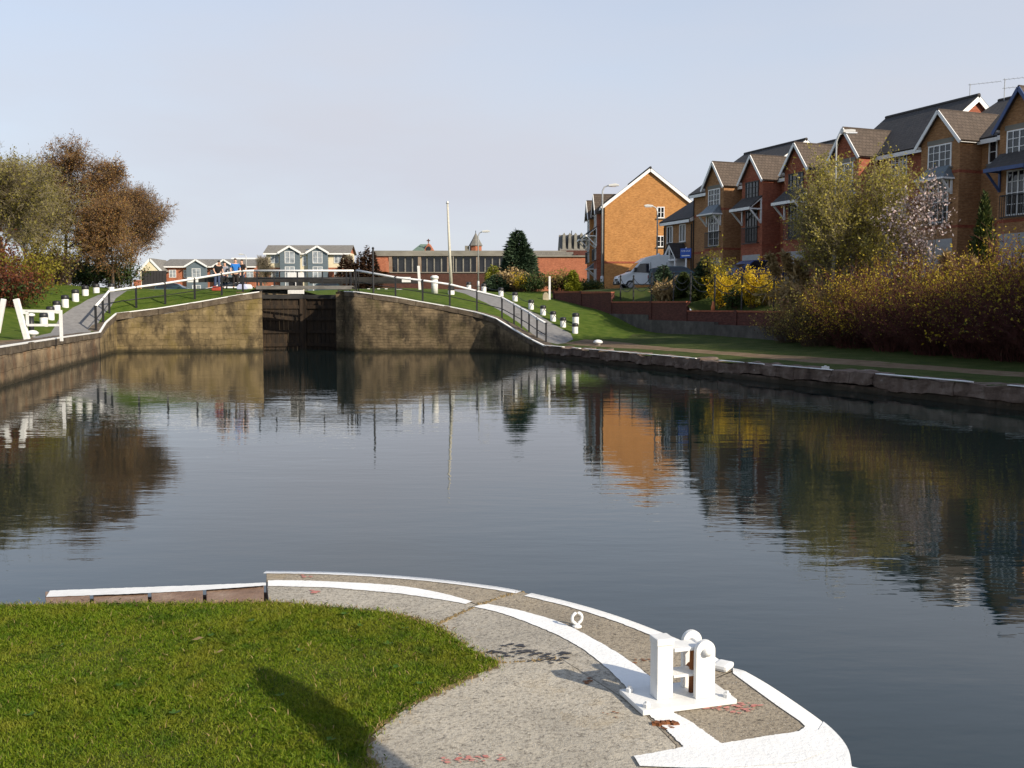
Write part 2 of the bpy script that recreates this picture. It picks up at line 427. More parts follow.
    for i in (0, 1):
        sg = 1 if i == 0 else -1; b1 = len(V); an = Vector(feet[i])+Vector((0, 0, .04))
        V += [(.095*sg, 0, hip-.08), knees[i], tuple(an)]; E += [(0, b1), (b1, b1+1), (b1+1, b1+2)]; Rr += [.115, .08, .068]
    skin_mesh('trousers', [S(v) for v in V], E, [r*k for r in Rr], bottom, root)
    for i in (0, 1):
        a, b = Vector(feet[i]), Vector(toes[i])
        skin_mesh('shoe', [S(a+Vector((0, .05, -.02))), S(a.lerp(b, .5)+Vector((0, 0, .01))), S(b)], [(0, 1), (1, 2)], [.052*k, .05*k, .042*k], MATS['black_cloth'], root)
    hc = Vector(hd2)
    skin_mesh('hair', [S(hc+Vector((0, .035, -.05))), S(hc+Vector((0, .025, .03))), S(hc+Vector((0, -.03, .05)))], [(0, 1), (1, 2)], [.088*k, .092*k, .07*k], hair, root)
    # face
    f = Vector(hd).lerp(hc, .35)
    fm = MB(); fm.lathe([(.002, -.018), (.014, -.012), (.01, .012), (.004, .03)], 6, S(f+Vector((0, -.088, 0)))); fm.build('nose', skin, root, True)
    for sg in (-1, 1):
        e = MB(); e.lathe([(.002, -.008), (.009, 0), (.002, .008)], 6, S(f+Vector((sg*.03, -.078, .025)))); e.build('eye', MATS['black_cloth'], root)
        e = MB(); e.lathe([(.004, -.03), (.016, 0), (.004, .03)], 6, S(f+Vector((sg*.085, .0, .01)))); e.build('ear', skin, root)
    mo = MB(); mo.box(-.022*k, .022*k, -.006, .006, -.004, .004, M=Matrix.Translation(S(f+Vector((0, -.082, -.045))))); mo.build('mouth', MATS['lip'], root)
    return root
# ================================================================== materials
bark = rough_mat('bark', [(.3, (.05, .035, .022)), (.7, (.13, .10, .07))], 6, .9, .01, stretch=(1, 1, .3))
bark_pale = rough_mat('pale_bark', [(.3, (.12, .10, .07)), (.7, (.26, .22, .16))], 6, .9, .01, stretch=(1, 1, .3))
twig_red = rough_mat('red_stem', [(.3, (.05, .018, .015)), (.7, (.125, .040, .029))], 3, .8, 0)
twig_brown = rough_mat('brown_stem', [(.3, (.05, .03, .018)), (.7, (.13, .085, .05))], 3, .9, 0)
leaf_alder = leaf_mat('alder_catkin', (.24, .115, .038), (.36, .19, .058), (.41, .31, .09), .42)
twig_alder = rough_mat('alder_twig', [(.3, (.10, .064, .038)), (.7, (.19, .125, .075))], 2, .9, 0); twig_pale = rough_mat('pale_twig', [(.3, (.16, .135, .08)), (.7, (.28, .24, .15))], 2, .9, 0)
leaf_olive = leaf_mat('olive_leaf', (.17, .145, .025), (.27, .23, .05), (.36, .32, .09), .4)
leaf_sallow = leaf_mat('sallow_leaf', (.32, .27, .04), (.46, .39, .07), (.56, .49, .15), .4)
leaf_green = leaf_mat('green_leaf', (.025, .05, .012), (.045, .085, .02), (.09, .12, .03))
leaf_yg = leaf_mat('yellow_green_leaf', (.15, .14, .015), (.30, .26, .025), (.42, .35, .04), .4)
leaf_gold = leaf_mat('golden_leaf', (.34, .24, .015), (.52, .38, .025), (.62, .48, .06), .4)
leaf_forsythia = leaf_mat('forsythia_flower', (.55, .36, .01), (.72, .50, .015), (.8, .6, .05))
leaf_red = leaf_mat('russet_leaf', (.09, .022, .012), (.17, .05, .02), (.22, .10, .025))
leaf_brown = leaf_mat('dead_leaf', (.03, .015, .01), (.07, .035, .02), (.11, .06, .03))
leaf_con = leaf_mat('conifer_needle', (.022, .042, .022), (.042, .072, .036), (.075, .115, .06), .12)
leaf_con_y = leaf_mat('golden_conifer_needle', (.14, .16, .012), (.25, .26, .02), (.33, .33, .04), .15)
leaf_cyp = leaf_mat('cypress_needle', (.025, .042, .010), (.055, .08, .018), (.12, .13, .03), .12)
leaf_straw = leaf_mat('straw_blade', (.25, .17, .07), (.40, .28, .13), (.5, .38, .2), .25)
leaf_blossom = leaf_mat('blossom_petal', (.55, .40, .38), (.75, .62, .60), (.82, .75, .74), .3)
grass_blade = leaf_mat('grass_blade', (.075, .165, .004), (.125, .240, .007), (.25, .31, .03), .42, .55)
k = NT('turf_blade'); gi = k.n('ShaderNodeNewGeometry'); pos = gi.outputs['Position']
c = k.ramp(gi.outputs['Random Per Island'], [(0, (.085, .155, .004)), (.5, (.150, .235, .008)), (1, (.28, .31, .03))])
c = k.mix(k.ramp(k.noise(pos, 2.6, 5, .65), [(.46, (0, 0, 0)), (.66, (.8, .8, .8))]), c, (.26, .26, .025))
c = k.mix(k.ramp(k.noise(pos, 5.5, 4, .6), [(.52, (0, 0, 0)), (.68, (.7, .7, .7))]), c, (.045, .12, .006))
d = k.n('ShaderNodeBsdfPrincipled'); k.l(c, d.inputs['Base Color']); d.inputs['Roughness'].default_value = .55; d.inputs['Specular IOR Level'].default_value = .25
t = k.n('ShaderNodeBsdfTranslucent'); k.l(c, t.inputs['Color']); mm = k.n('ShaderNodeMixShader'); mm.inputs[0].default_value = .42; k.l(d.outputs[0], mm.inputs[1]); k.l(t.outputs[0], mm.inputs[2]); k.l(mm.outputs[0], k.out.inputs['Surface']); grass_blade = k.m
grass_wild = leaf_mat('wild_grass_blade', (.03, .06, .008), (.055, .10, .013), (.13, .14, .03), .3, .6)
grass_mat = rough_mat('grass', [(.25, (.040, .070, .008)), (.5, (.065, .100, .012)), (.75, (.11, .13, .025))], 2.2, .95, .03, 40, coord='World', spec=.1)
bank_grass = rough_mat('bank_grass', [(.25, (.028, .042, .010)), (.5, (.048, .066, .015)), (.75, (.085, .085, .03))], 1.3, .95, .05, 18, coord='World', spec=.1, stain=((.10, .075, .035), 1.1, .62, (1, 1, 1)))
soil = rough_mat('soil', [(.3, (.035, .05, .008)), (.7, (.09, .10, .02))], 4, .95, .02, 30, coord='World', spec=.1)
dirt = rough_mat('dirt_path_surface', [(.25, (.10, .068, .042)), (.5, (.155, .108, .068)), (.75, (.22, .165, .11))], 2, .95, .01, 30, coord='World', spec=.1, stain=((.06, .09, .015), 1.6, .58, (1, 1, 1)))
tarmac = rough_mat('tarmac', [(.3, (.15, .145, .14)), (.7, (.22, .215, .21))], 4, .9, .004, 60, coord='World', stain=((.11, .105, .10), .8, .6, (1, 1, 1)))
white_paint = rough_mat('white_paint', [(.2, (.56, .56, .54)), (.5, (.68, .68, .66)), (.8, (.74, .74, .72))], 9, .55, .0012, 60, stain=((.36, .26, .17), 18, .665, (1.6, 1.6, .5)))
worn_white = rough_mat('worn_white_paint', [(.3, (.70, .70, .68)), (.7, (.80, .80, .78))], 5, .7, .004, 50, coord='World', stain=((.42, .38, .31), 14, .68, (1, 1, 1)))
black_paint = plain('black_paint', (.018, .018, .02), .45)
black_wood = rough_mat('black_painted_timber', [(.3, (.012, .012, .012)), (.7, (.035, .033, .03))], 5, .6, .003, stretch=(.3, 1, 1))
grey_wood = rough_mat('weathered_timber', [(.3, (.10, .095, .085)), (.7, (.22, .21, .19))], 5, .9, .004, stretch=(.3, 1, 1))
gate_wood = rough_mat('wet_gate_timber', [(.25, (.008, .006, .004)), (.5, (.024, .015, .008)), (.8, (.06, .036, .017))], 2.2, .7, .01, 12, stretch=(2.5, 2.5, .5), stain=((.24, .20, .14), 1.6, .70, (1.6, 1.6, .35)))
black_cloth = plain('black_cloth', (.02, .02, .024), .9)
plain('lip', (.35, .14, .11))
skin_m = plain('skin', (.55, .33, .23), .55, .3, 0, .05)
rust = rough_mat('rust', [(.3, (.10, .035, .015)), (.7, (.26, .10, .035))], 20, .9, .003)
steel = plain('galvanised_steel', (.42, .43, .43), .45, .5, .3)
glassy = glass_mat('window_glass', (.10, .12, .14))
dglass = glass_mat('dark_glass', (.018, .02, .024), .06)
upvc = plain('white_window_frame', (.78, .78, .77), .45, .4, 0, .04)
dframe = plain('dark_window_frame', (.025, .022, .02), .5)

def wall_stone(name, base, dark, moss, course=.33, bw=.75):
    k = NT(name); uv = k.coord('UV')
    wn = k.n('ShaderNodeTexNoise'); wn.inputs['Scale'].default_value = 1.6; wn.inputs['Detail'].default_value = 4; k.l(uv, wn.inputs['Vector'])
    wm = k.n('ShaderNodeMix'); wm.data_type = 'RGBA'; wm.blend_type = 'LINEAR_LIGHT'; wm.inputs[0].default_value = .13; k.l(uv, wm.inputs[6]); k.l(wn.outputs['Color'], wm.inputs[7])
    b = k.n('ShaderNodeTexBrick'); k.l(wm.outputs[2], b.inputs['Vector'])
    b.inputs['Color1'].default_value = (*base, 1); b.inputs['Color2'].default_value = (*tuple(x*.72 for x in base), 1); b.inputs['Mortar'].default_value = (*tuple(x*.6 for x in base), 1)
    b.inputs['Scale'].default_value = 1; b.inputs['Brick Width'].default_value = bw; b.inputs['Row Height'].default_value = course; b.inputs['Mortar Size'].default_value = .012; b.inputs['Mortar Smooth'].default_value = .4
    n = k.noise(uv, 1.3, 8, .7)
    c = k.mix(.80, b.outputs['Color'], k.ramp(n, [(.30, tuple(x*.3 for x in base)), (.5, base), (.70, tuple(min(1, x*1.8) for x in base))]))
    vs = k.coord('UV', (1.0 if bw < 2 else .45, .5, 1)); s1 = k.ramp(k.noise(vs, .9, 8, .68), [(.47, (0, 0, 0)), (.60, (1, 1, 1))])
    c = k.mix(k.mul(s1, .85), c, dark)
    vs5 = k.coord('UV', (3.2 if bw < 2 else .9, .25, 1)); s5 = k.ramp(k.noise(vs5, 1.0, 5, .6), [(.54, (0, 0, 0)), (.70, (1, 1, 1))]); c = k.mix(k.mul(s5, .3), c, dark)
    vs2 = k.coord('UV', (.9, .5, 1)); s2 = k.ramp(k.noise(vs2, 1.1, 6, .65), [(.52, (0, 0, 0)), (.68, (1, 1, 1))])
    c = k.mix(k.mul(s2, .7), c, moss)
    vs4 = k.coord('UV', (2.6, 1.6, 1)); s4 = k.ramp(k.noise(vs4, 1.3, 5, .6), [(.66, (0, 0, 0)), (.72, (1, 1, 1))])
    c = k.mix(k.mul(s4, .7), c, tuple(min(1, x*1.9) for x in base))
    geo = k.n('ShaderNodeNewGeometry'); sx = k.n('ShaderNodeSeparateXYZ'); k.l(geo.outputs['Position'], sx.inputs[0])
    mr = k.n('ShaderNodeMapRange'); k.l(k.add(sx.outputs['Z'], k.mul(k.noise(k.coord('UV', (3, 1, 1)), 1.5, 3), .25)), mr.inputs['Value'])
    mr.inputs['From Min'].default_value = .22; mr.inputs['From Max'].default_value = .38; mr.inputs['To Min'].default_value = .85; mr.inputs['To Max'].default_value = 0
    c = k.mix(mr.outputs[0], c, (.02, .018, .01))          # wet algae line of the water
    h = k.add(k.mul(b.outputs['Fac'], -.6), n)
    k.bsdf(c, .9, k.bump(h, .035), 0, .2)
    MATS[name] = k.m; return k.m
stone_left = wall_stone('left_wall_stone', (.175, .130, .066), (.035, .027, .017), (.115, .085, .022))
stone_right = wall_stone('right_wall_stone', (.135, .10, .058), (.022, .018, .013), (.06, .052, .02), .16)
stone_quay = wall_stone('quay_stone', (.20, .15, .092), (.06, .042, .03), (.17, .085, .04), .45, 2.2)
stone_low = wall_stone('low_quay_stone', (.15, .105, .08), (.04, .028, .022), (.09, .055, .035), .3, 1.2)
coping_m = rough_mat('coping_stone', [(.25, (.04, .03, .022)), (.5, (.095, .073, .05)), (.8, (.19, .155, .11))], 2.5, .9, .02, 12, coord='World')
coping_pale = rough_mat('low_coping_stone', [(.25, (.05, .033, .026)), (.5, (.125, .088, .068)), (.8, (.25, .20, .165))], 2.0, .9, .03, 10, coord='World', stain=((.42, .38, .35), 2.3, .66, (1, 1, 2.5)))

def paving(name, tint):
    k = NT(name); v = k.coord('World')
    c = k.ramp(k.noise(v, 1.6, 5, .6), [(.3, tuple(x*.82 for x in tint)), (.7, tuple(x*1.12 for x in tint))])
    fine = k.ramp(k.noise(v, 62, 3, .65), [(.28, (.16, .155, .15)), (.42, (.72, .70, .67)), (.55, (1, .99, .96)), (.72, (1.0, .98, .93))])
    c = k.mix(.85, c, fine, 'MULTIPLY')
    damp = k.ramp(k.noise(v, 1.1, 6, .7), [(.34, (1, 1, 1)), (.50, (0, 0, 0))]); c = k.mix(k.mul(damp, .22), c, (.17, .155, .13))
    pits = k.ramp(k.noise(v, 28, 3, .7), [(.30, (1, 1, 1)), (.40, (0, 0, 0))]); c = k.mix(k.mul(pits, .6), c, (.09, .08, .065))
    chips = k.ramp(k.noise(v, 120, 1, .5), [(.68, (0, 0, 0)), (.74, (1, 1, 1))]); c = k.mix(k.mul(chips, .7), c, (.6, .58, .54))
    och = k.ramp(k.noise(v, 2.3, 6, .7), [(.58, (0, 0, 0)), (.74, (1, 1, 1))]); c = k.mix(k.mul(och, .45), c, (.30, .22, .11))
    h = k.add(k.noise(v, 75, 4, .7), k.mul(k.noise(v, 9, 4), 1.5))
    k.bsdf(c, .92, k.bump(h, .006), 0, .2); MATS[name] = k.m; return k.m
pave_a = paving('grey_granite_paving', (.40, .37, .315)); pave_b = paving('brown_granite_paving', (.33, .285, .22)); pave_c = paving('pale_granite_paving', (.43, .395, .33))
sand_stone = rough_mat('brown_sandstone', [(.25, (.11, .065, .045)), (.5, (.21, .135, .095)), (.8, (.33, .25, .19))], 5, .9, .01, 30, coord='World')

# ================================================================== sky, sun, camera
w = bpy.data.worlds.new('World'); sc.world = w; w.use_nodes = True
nt = w.node_tree; bg = nt.nodes['Background']
sky = nt.nodes.new('ShaderNodeTexSky'); sky.sky_type = 'NISHITA'; sky.sun_disc = False
sky.sun_elevation = SUN_EL; sky.sun_rotation = SUN_AZ; sky.altitude = 20; sky.air_density = 1.0; sky.dust_density = 1.0; sky.ozone_density = 1.0
tcw = nt.nodes.new('ShaderNodeTexCoord'); sxw = nt.nodes.new('ShaderNodeSeparateXYZ'); nt.links.new(tcw.outputs['Generated'], sxw.inputs[0])
veil = nt.nodes.new('ShaderNodeMapRange'); nt.links.new(sxw.outputs['Z'], veil.inputs['Value']); veil.inputs['From Min'].default_value = 0; veil.inputs['From Max'].default_value = .8; veil.inputs['To Min'].default_value = .94; veil.inputs['To Max'].default_value = .2
cin = nt.nodes.new('ShaderNodeTexNoise'); cin.inputs['Scale'].default_value = 1.6; cin.inputs['Detail'].default_value = 5; cmap = nt.nodes.new('ShaderNodeMapping'); cmap.inputs['Scale'].default_value = (1, 1, 3.5)
nt.links.new(tcw.outputs['Generated'], cmap.inputs['Vector']); nt.links.new(cmap.outputs['Vector'], cin.inputs['Vector'])
cad = nt.nodes.new('ShaderNodeMath'); cad.operation = 'MULTIPLY_ADD'; nt.links.new(cin.outputs['Fac'], cad.inputs[0]); cad.inputs[1].default_value = 1.0; nt.links.new(veil.outputs[0], cad.inputs[2])
csb = nt.nodes.new('ShaderNodeMath'); csb.operation = 'SUBTRACT'; csb.use_clamp = True; nt.links.new(cad.outputs[0], csb.inputs[0]); csb.inputs[1].default_value = .5
mxw = nt.nodes.new('ShaderNodeMix'); mxw.data_type = 'RGBA'; nt.links.new(csb.outputs[0], mxw.inputs[0]); nt.links.new(sky.outputs[0], mxw.inputs[6]); mxw.inputs[7].default_value = (3.14, 3.27, 3.68, 1)   # thin high haze
nt.links.new(mxw.outputs[2], bg.inputs[0]); bg.inputs[1].default_value = .11
sl = bpy.data.lights.new('sun', 'SUN'); sl.energy = 3.4; sl.angle = R(.53); sl.color = (1, .885, .72)
so = bpy.data.objects.new('sun', sl); col.objects.link(so)
sd = Vector((math.sin(SUN_AZ)*math.cos(SUN_EL), math.cos(SUN_AZ)*math.cos(SUN_EL), math.sin(SUN_EL)))
so.rotation_euler = sd.to_track_quat('Z', 'Y').to_euler(); so.location = sd*60
cam = bpy.data.cameras.new('camera'); cam.lens = 36*1000/1024; cam.sensor_width = 36; cam.clip_start = .05; cam.clip_end = 8000
co = bpy.data.objects.new('camera', cam); col.objects.link(co); co.location = (0, 0, EYE); co.rotation_euler = (R(90)-PITCH, 0, 0); sc.camera = co
vs_ = sc.view_settings; vs_.view_transform = 'Standard'; vs_.look = 'None'; vs_.gamma = 1; vs_.use_curve_mapping = False; vs_.exposure = EXPOSURE
sc.cycles.max_bounces = 8; sc.cycles.transparent_max_bounces = 4; sc.cycles.use_denoising = True
sc.cycles.caustics_reflective = False; sc.cycles.caustics_refractive = False

# ================================================================== water
k = NT('canal_water'); v = k.coord('World')
v1 = k.coord('World', (.4, 1.0, 1)); v2 = k.coord('World', (.45, 1.25, 1))
big = k.noise(v1, .9, 2, .5); mid = k.noise(v2, 3.2, 3, .55); fine = k.noise(v2, 9, 2, .5)
calm = k.ramp(k.noise(k.coord('World', (.05, .12, 1)), 1, 3), [(.35, (.35, .35, .35)), (.65, (1, 1, 1))])
h = k.add(k.mul(big, .0062), k.mul(k.add(k.mul(mid, .0040), k.mul(fine, .0005)), calm))
b = k.bsdf((.006, .014, .014), .015, k.bump(h, 1.0), 0, .5); b.inputs['IOR'].default_value = 1.52
water_m = k.m
mb = MB(); mb.poly([(-60, -40, 0), (60, -40, 0), (60, 84, 0), (-60, 84, 0)])
tag(mb.build('water', water_m), 'dark rippled canal basin water reflecting sky and houses', 'water', kind='structure')

# ================================================================== terrain
wl_line = [(-20.0, 48.6), (-20.75, 51.2), (-21.35, 54.1), (-19.2, 54.6), (-17.0, 55.1), (-15.0, 55.5), (-13.9, 55.8)]
wl_top = [1.25, 1.68, 2.12, 2.40, 2.78, 3.15, 3.33]
wr_line = [(-9.35, 56.0), (-8.6, 55.2), (-6.3, 55.0), (-4.9, 55.0), (-3.4, 54.9), (-1.9, 54.6), (-.9, 53.9), (.2, 52.4), (1.05, 50.7), (1.6, 49.0)]
wr_top = [3.33, 3.30, 3.00, 2.74, 2.48, 2.18, 1.86, 1.22, .78, .55]
quayL = [(-6.5, -14), (-9.5, 2), (-12, 15), (-15.4, 30), (-18.1, 40.5), (-20.0, 48.6)]
quayR = [(1.6, 49.0)]+[tuple(W(u, 0).xy) for u in (8, 16, 24, 32, 44, 66)]
basin = quayL+wl_line[1:]+[(-14.95, 56.8), (-14.95, 83), (-9.9, 83), (-9.9, 57.0)]+wr_line+quayR[1:]+[(tuple(W(66, 0).xy)[0], -40), (-6.5, -40)]
pathL_left = [(-16.6, -14), (-17.0, 15), (-18.8, 32), (-19.6, 40), (-21.0, 45.0), (-22.0, 48.0), (-22.75, 50.5), (-23.2, 53.5), (-23.6, 57), (-23.6, 62), (-24, 70)]
pathL_left = [(-19.2, 40), (-21.2, 46.0), (-22.0, 48.2), (-22.6, 50.2), (-23.0, 52.5), (-23.3, 55), (-23.5, 58.5), (-23.5, 63), (-24, 70)]
pathL_right = [(-18.9, 40), (-20.3, 48.2), (-21.1, 51.2), (-21.75, 53.6), (-22.1, 56), (-22.0, 59), (-21.6, 63), (-21.5, 70)]
def zpy(py, D): return EYE-(py-307.93)/1000*D
bolR = [(469, 290, 70), (484, 291.8, 67.5), (501, 296.2, 64.6), (515, 301, 62.4), (531, 308.8, 60.2), (543, 314.6, 58.8), (553, 320.6, 57.6), (563, 326.8, 56.4), (575, 332.8, 55.2)]
bolR_w = [Vector(((p-512)/1000*D, D, zpy(y, D))) for p, y, D in bolR]
bolL = [(113, 293.5, 61), (98, 294.5, 58.5), (87, 296.5, 56.4), (77, 300.3, 54.3), (66.5, 306.3, 52.3), (58, 312.5, 50.7), (51.6, 318, 49.2), (44.7, 325, 47.6)]
bolL_w = [Vector(((p-512)/1000*D, D, zpy(y, D))) for p, y, D in bolL]
pathR_back = [(b.x-.25, b.y-.2) for b in bolR_w]+[(3.3, 53.9)]
pathR_front = [(-3.9, 69), (-3.75, 64.5), (-2.2, 61.3), (-.75, 58.8), (.35, 56.2), (1.1, 53.6), (1.75, 51.6), (2.3, 50.6)]
cp = []   # control points (x,y,z)
for (x, y), z in zip(wl_line, wl_top): cp.append((x, y, z-.04))
for (x, y), z in zip(wr_line, wr_top): cp.append((x, y, z-.04))
for x, y in quayL: cp += [(x, y, 1.2), (x-1.2, y, 1.2)]
for u in range(0, 70, 6):
    cp += [(*W(u, .4).xy, .52), (*W(u, 3.2).xy, .60), (*W(u, 4.6).xy, .66), (*W(u, 9).xy, .95 if u > 0 else 1.05)]
for u in range(0, 70, 12): cp.append((*W(u, 13).xy, 1.4))
cp += [(*W(-6.6, 9).xy, 1.2), (*W(-10.1, 9).xy, 1.97), (*W(-14.5, 9).xy, 2.55), (*W(-18.7, 9).xy, 3.0), (*W(-19, 13).xy, 3.45), (*W(-19, 20).xy, 3.7), (*W(-19, 30).xy, 3.75), (*W(-4, 4.6).xy, .85), (*W(-24, 12).xy, 3.6)]
cp += [(p.x, p.y, p.z) for p in bolR_w] + [(p.x, p.y, p.z) for p in bolL_w] + [(p.x-1.6, p.y+.3, p.z+.28) for p in bolL_w]
cp += [(-3.75, 64.5, 3.5), (-2.2, 61.3, 2.98), (-.75, 58.8, 2.28), (.35, 56.2, 1.6), (1.1, 53.6, .98), (1.75, 51.6, .66), (3.3, 53.9, .72), (-3.9, 69, 3.68)]
cp += [(-21.4, 46.2, 1.3), (-20.3, 48.2, 1.29), (-21.1, 51.2, 1.72), (-21.75, 53.6, 2.15), (-22.1, 57, 3.3), (-21.8, 60, 3.48), (-18, 60.5, 3.55), (-14.6, 60.5, 3.6), (-23.4, 58.5, 3.35), (-22, 66, 3.62), (-14.3, 70, 3.66), (-14.3, 83, 3.35), (-11.7, 84, 3.35), (-11.7, 89, 4.1), (-9.2, 60, 3.45), (-9.2, 70, 3.6), (-9.2, 83, 3.5), (-6.5, 60, 3.3), (-6, 66, 3.6)]
cp += [(-28, 58, 3.9), (-27.5, 51, 3.3), (-26, 46, 2.5), (-35, 60, 4.1), (-34, 48, 3.5), (-24, 40, 1.9), (-30, 40, 2.8), (-20, 38, 1.25), (-22, 30, 1.5), (-30, 28, 2.3), (-18, 15, 1.4), (-30, 10, 2.2), (-16, 0, 1.4), (-30, -14, 2.2), (-45, 40, 3.6), (-60, 20, 3.6)]
for x in range(-80, 60, 20): cp += [(x, 90, 3.85), (x, 102, 3.85)]
cp += [(-80, y, 3.7) for y in range(-20, 80, 25)]+[(60, 80, 3.8), (60, 20, 3.7), (60, -20, 3.7)]
CP = np.array(cp); CX = CP[:, :2]
def tps_k(r2): return np.where(r2 > 0, r2*np.log(r2+1e-12), 0)
N = len(CP); Km = tps_k(((CX[:, None]-CX[None])**2).sum(-1))+np.eye(N)*.6; Pm = np.concatenate([np.ones((N, 1)), CX], 1)
Am = np.block([[Km, Pm], [Pm.T, np.zeros((3, 3))]]); sol = np.linalg.solve(Am, np.concatenate([CP[:, 2], np.zeros(3)]))
def ground_z(X):
    X = np.asarray(X, float).reshape(-1, 2); k = tps_k(((X[:, None]-CX[None])**2).sum(-1)); return np.clip(k @ sol[:N]+sol[N]+X @ sol[N+1:], .35, 4.3)
def gz(x, y): return float(ground_z([(x, y)])[0])
def inside(P, poly):
    P = np.asarray(P); c = np.zeros(len(P), bool); n = len(poly)
    for i in range(n):
        (x0, y0), (x1, y1) = poly[i][:2], poly[i-1][:2]
        m = ((y0 > P[:, 1]) != (y1 > P[:, 1])); xx = (x1-x0)*(P[:, 1]-y0)/((y1-y0) or 1e-9)+x0
        c ^= m & (P[:, 0] < xx)
    return c
yard_poly = [tuple(W(-18.9, 9).xy), tuple(W(66, 9).xy), tuple(W(66, 60).xy), tuple(W(-18.9, 60).xy)]
pathL_poly = pathL_left+pathL_right[::-1]
pathR_poly = pathR_front+pathR_back[::-1]
dirtR_poly = [tuple(W(-1.2, 1.9).xy), tuple(W(6, 2.5).xy), tuple(W(16, 2.3).xy), tuple(W(28, 2.6).xy), tuple(W(46, 2.4).xy), tuple(W(65, 2.4).xy), tuple(W(65, 4.0).xy), tuple(W(46, 3.9).xy), tuple(W(28, 3.7).xy), tuple(W(16, 3.9).xy), tuple(W(6, 3.6).xy), tuple(W(-1.5, 4.6).xy), tuple(W(-3.5, 3.9).xy), tuple(W(-2.2, 2.0).xy)]
dirtL_poly = [(-7.6, -13.5), (-10.4, 2), (-12.9, 15), (-16.1, 30), (-18.5, 39.5), (-20.4, 47.9), (-21.2, 46.1), (-19.3, 40), (-18.2, 30), (-15.2, 15), (-12.9, 2), (-9.8, -13.5)]
def fit_poly(poly, step):
    out = []
    for i in range(len(poly)):
        a, b = Vector(poly[i-1]), Vector(poly[i]); n = max(1, int((b-a).length/step))
        out += [tuple(a.lerp(b, j/n)) for j in range(n)]
    return out
def land(x0, x1, y0, y1, polys, holes, step, rng):
    pts = []; edges = []
    for poly in polys+holes:
        q = fit_poly(poly, 1.2); b0 = len(pts); pts += q; edges += [(b0+i, b0+(i+1) % len(q)) for i in range(len(q))]
    bb = fit_poly([(x0, y0), (x1, y0), (x1, y1), (x0, y1)], 6); b0 = len(pts); pts += bb; edges += [(b0+i, b0+(i+1) % len(bb)) for i in range(len(bb))]
    gx, gy = np.meshgrid(np.arange(x0+step, x1, step), np.arange(y0+step, y1, step)); g = np.stack([gx.ravel(), gy.ravel()], 1); g += rng.normal(0, step*.15, g.shape)
    g = g[(g[:, 0] > x0+.3) & (g[:, 0] < x1-.3) & (g[:, 1] > y0+.3) & (g[:, 1] < y1-.3)]
    dist = np.full(len(g), True)
    Pq = np.array(pts)
    for i in range(0, len(g), 2000):
        dd = ((g[i:i+2000, None]-Pq[None])**2).sum(-1).min(1); dist[i:i+2000] = dd > (.45*step)**2
    pts += [tuple(q) for q in g[dist]]
    vo, eo, fo, *_ = delaunay_2d_cdt([Vector(p) for p in pts], edges, [], 0, 1e-4)
    V = np.array([(v.x, v.y) for v in vo]); F = np.array([f for f in fo]); C = V[F].mean(1)
    return V, F, C
rng0 = np.random.default_rng(4)
V, F, C = land(-80, 60, -38, 104, [pathL_poly, pathR_poly, dirtR_poly, dirtL_poly], [basin, yard_poly], 1.5, rng0)
Z = ground_z(V); Z += (np.sin(V[:, 0]*1.7)*np.cos(V[:, 1]*1.3)*.02)
keep = ~inside(C, basin) & ~inside(C, yard_poly)
reg = np.zeros(len(C), int)
reg[inside(C, dirtR_poly)] = 1; reg[inside(C, dirtL_poly)] = 1; reg[inside(C, pathL_poly)] = 2; reg[inside(C, pathR_poly)] = 3
uC, vC = uv_of(C[:, 0], C[:, 1])
reg[(reg == 0) & (vC > -.5) & (uC > -3)] = 4
def sub_mesh(name, sel, m, lab, cat):
    f = F[sel]; ids = np.unique(f); rm = np.zeros(len(V), int); rm[ids] = np.arange(len(ids))
    o = np_mesh(name, np.column_stack([V[ids], Z[ids]]), [rm[f]], m, smooth=True); tag(o, lab, cat, kind='structure')
    return o
sub_mesh('lawn', keep & (reg == 0), grass_mat, 'mown grass slopes and banks on both sides of the lock', 'ground')
sub_mesh('dirt_path', keep & (reg == 1), dirt, 'trodden earth towpath along the basin edge', 'path')
sub_mesh('left_ramp_path', keep & (reg == 2), tarmac, 'grey tarmac ramp path climbing past the left railing', 'path')
sub_mesh('right_ramp_path', keep & (reg == 3), tarmac, 'grey tarmac ramp path climbing past the right railing', 'path')
sub_mesh('grass_bank', keep & (reg == 4), bank_grass, 'rough grass bank below the brick garden wall', 'ground')
# the raised yard, road and gardens behind the brick wall
def wall_top(u): return 3.57-.0195*(u+18.9) if u < -10.3 else (2.78 if u < -1.6 else 2.26 if u < 14 else 2.0)
def yard_z(u, v):
    a = wall_top(u)-.12 if u > -18 else 3.45; t = min(1, max(0, (v-9.3)/3.6)); t = t*t*(3-2*t); return a+(3.75-a)*t
def yard_sheet(name, us, vs, m, lab, dz=0.0):
    Vv = [(*W(u, vv).xy, yard_z(u, vv)+dz) for u in us for vv in vs]; nv = len(vs)
    Ff = [(i*nv+j, (i+1)*nv+j, (i+1)*nv+j+1, i*nv+j+1) for i in range(len(us)-1) for j in range(nv-1)]
    tag(np_mesh(name, Vv, [np.array(Ff)], m, smooth=True), lab, 'ground', kind='structure')
us = list(np.arange(-18.9, 66.1, .9)); 
yard_sheet('garden_ground', us, [9.05, 9.6, 10.2, 11, 11.8, 12.6, 13.4, 14, 40, 60], bank_grass, 'grass and soil strip and yards behind the brick wall')
rd = MB(); rp = [W(-60, 13.6, 3.76), W(62, 13.6, 3.76), W(62, 17.4, 3.76), W(-60, 17.4, 3.76)]; rd.poly(rp)
tag(rd.build('road', tarmac), 'tarmac estate road in front of the brick houses', 'road', kind='structure')
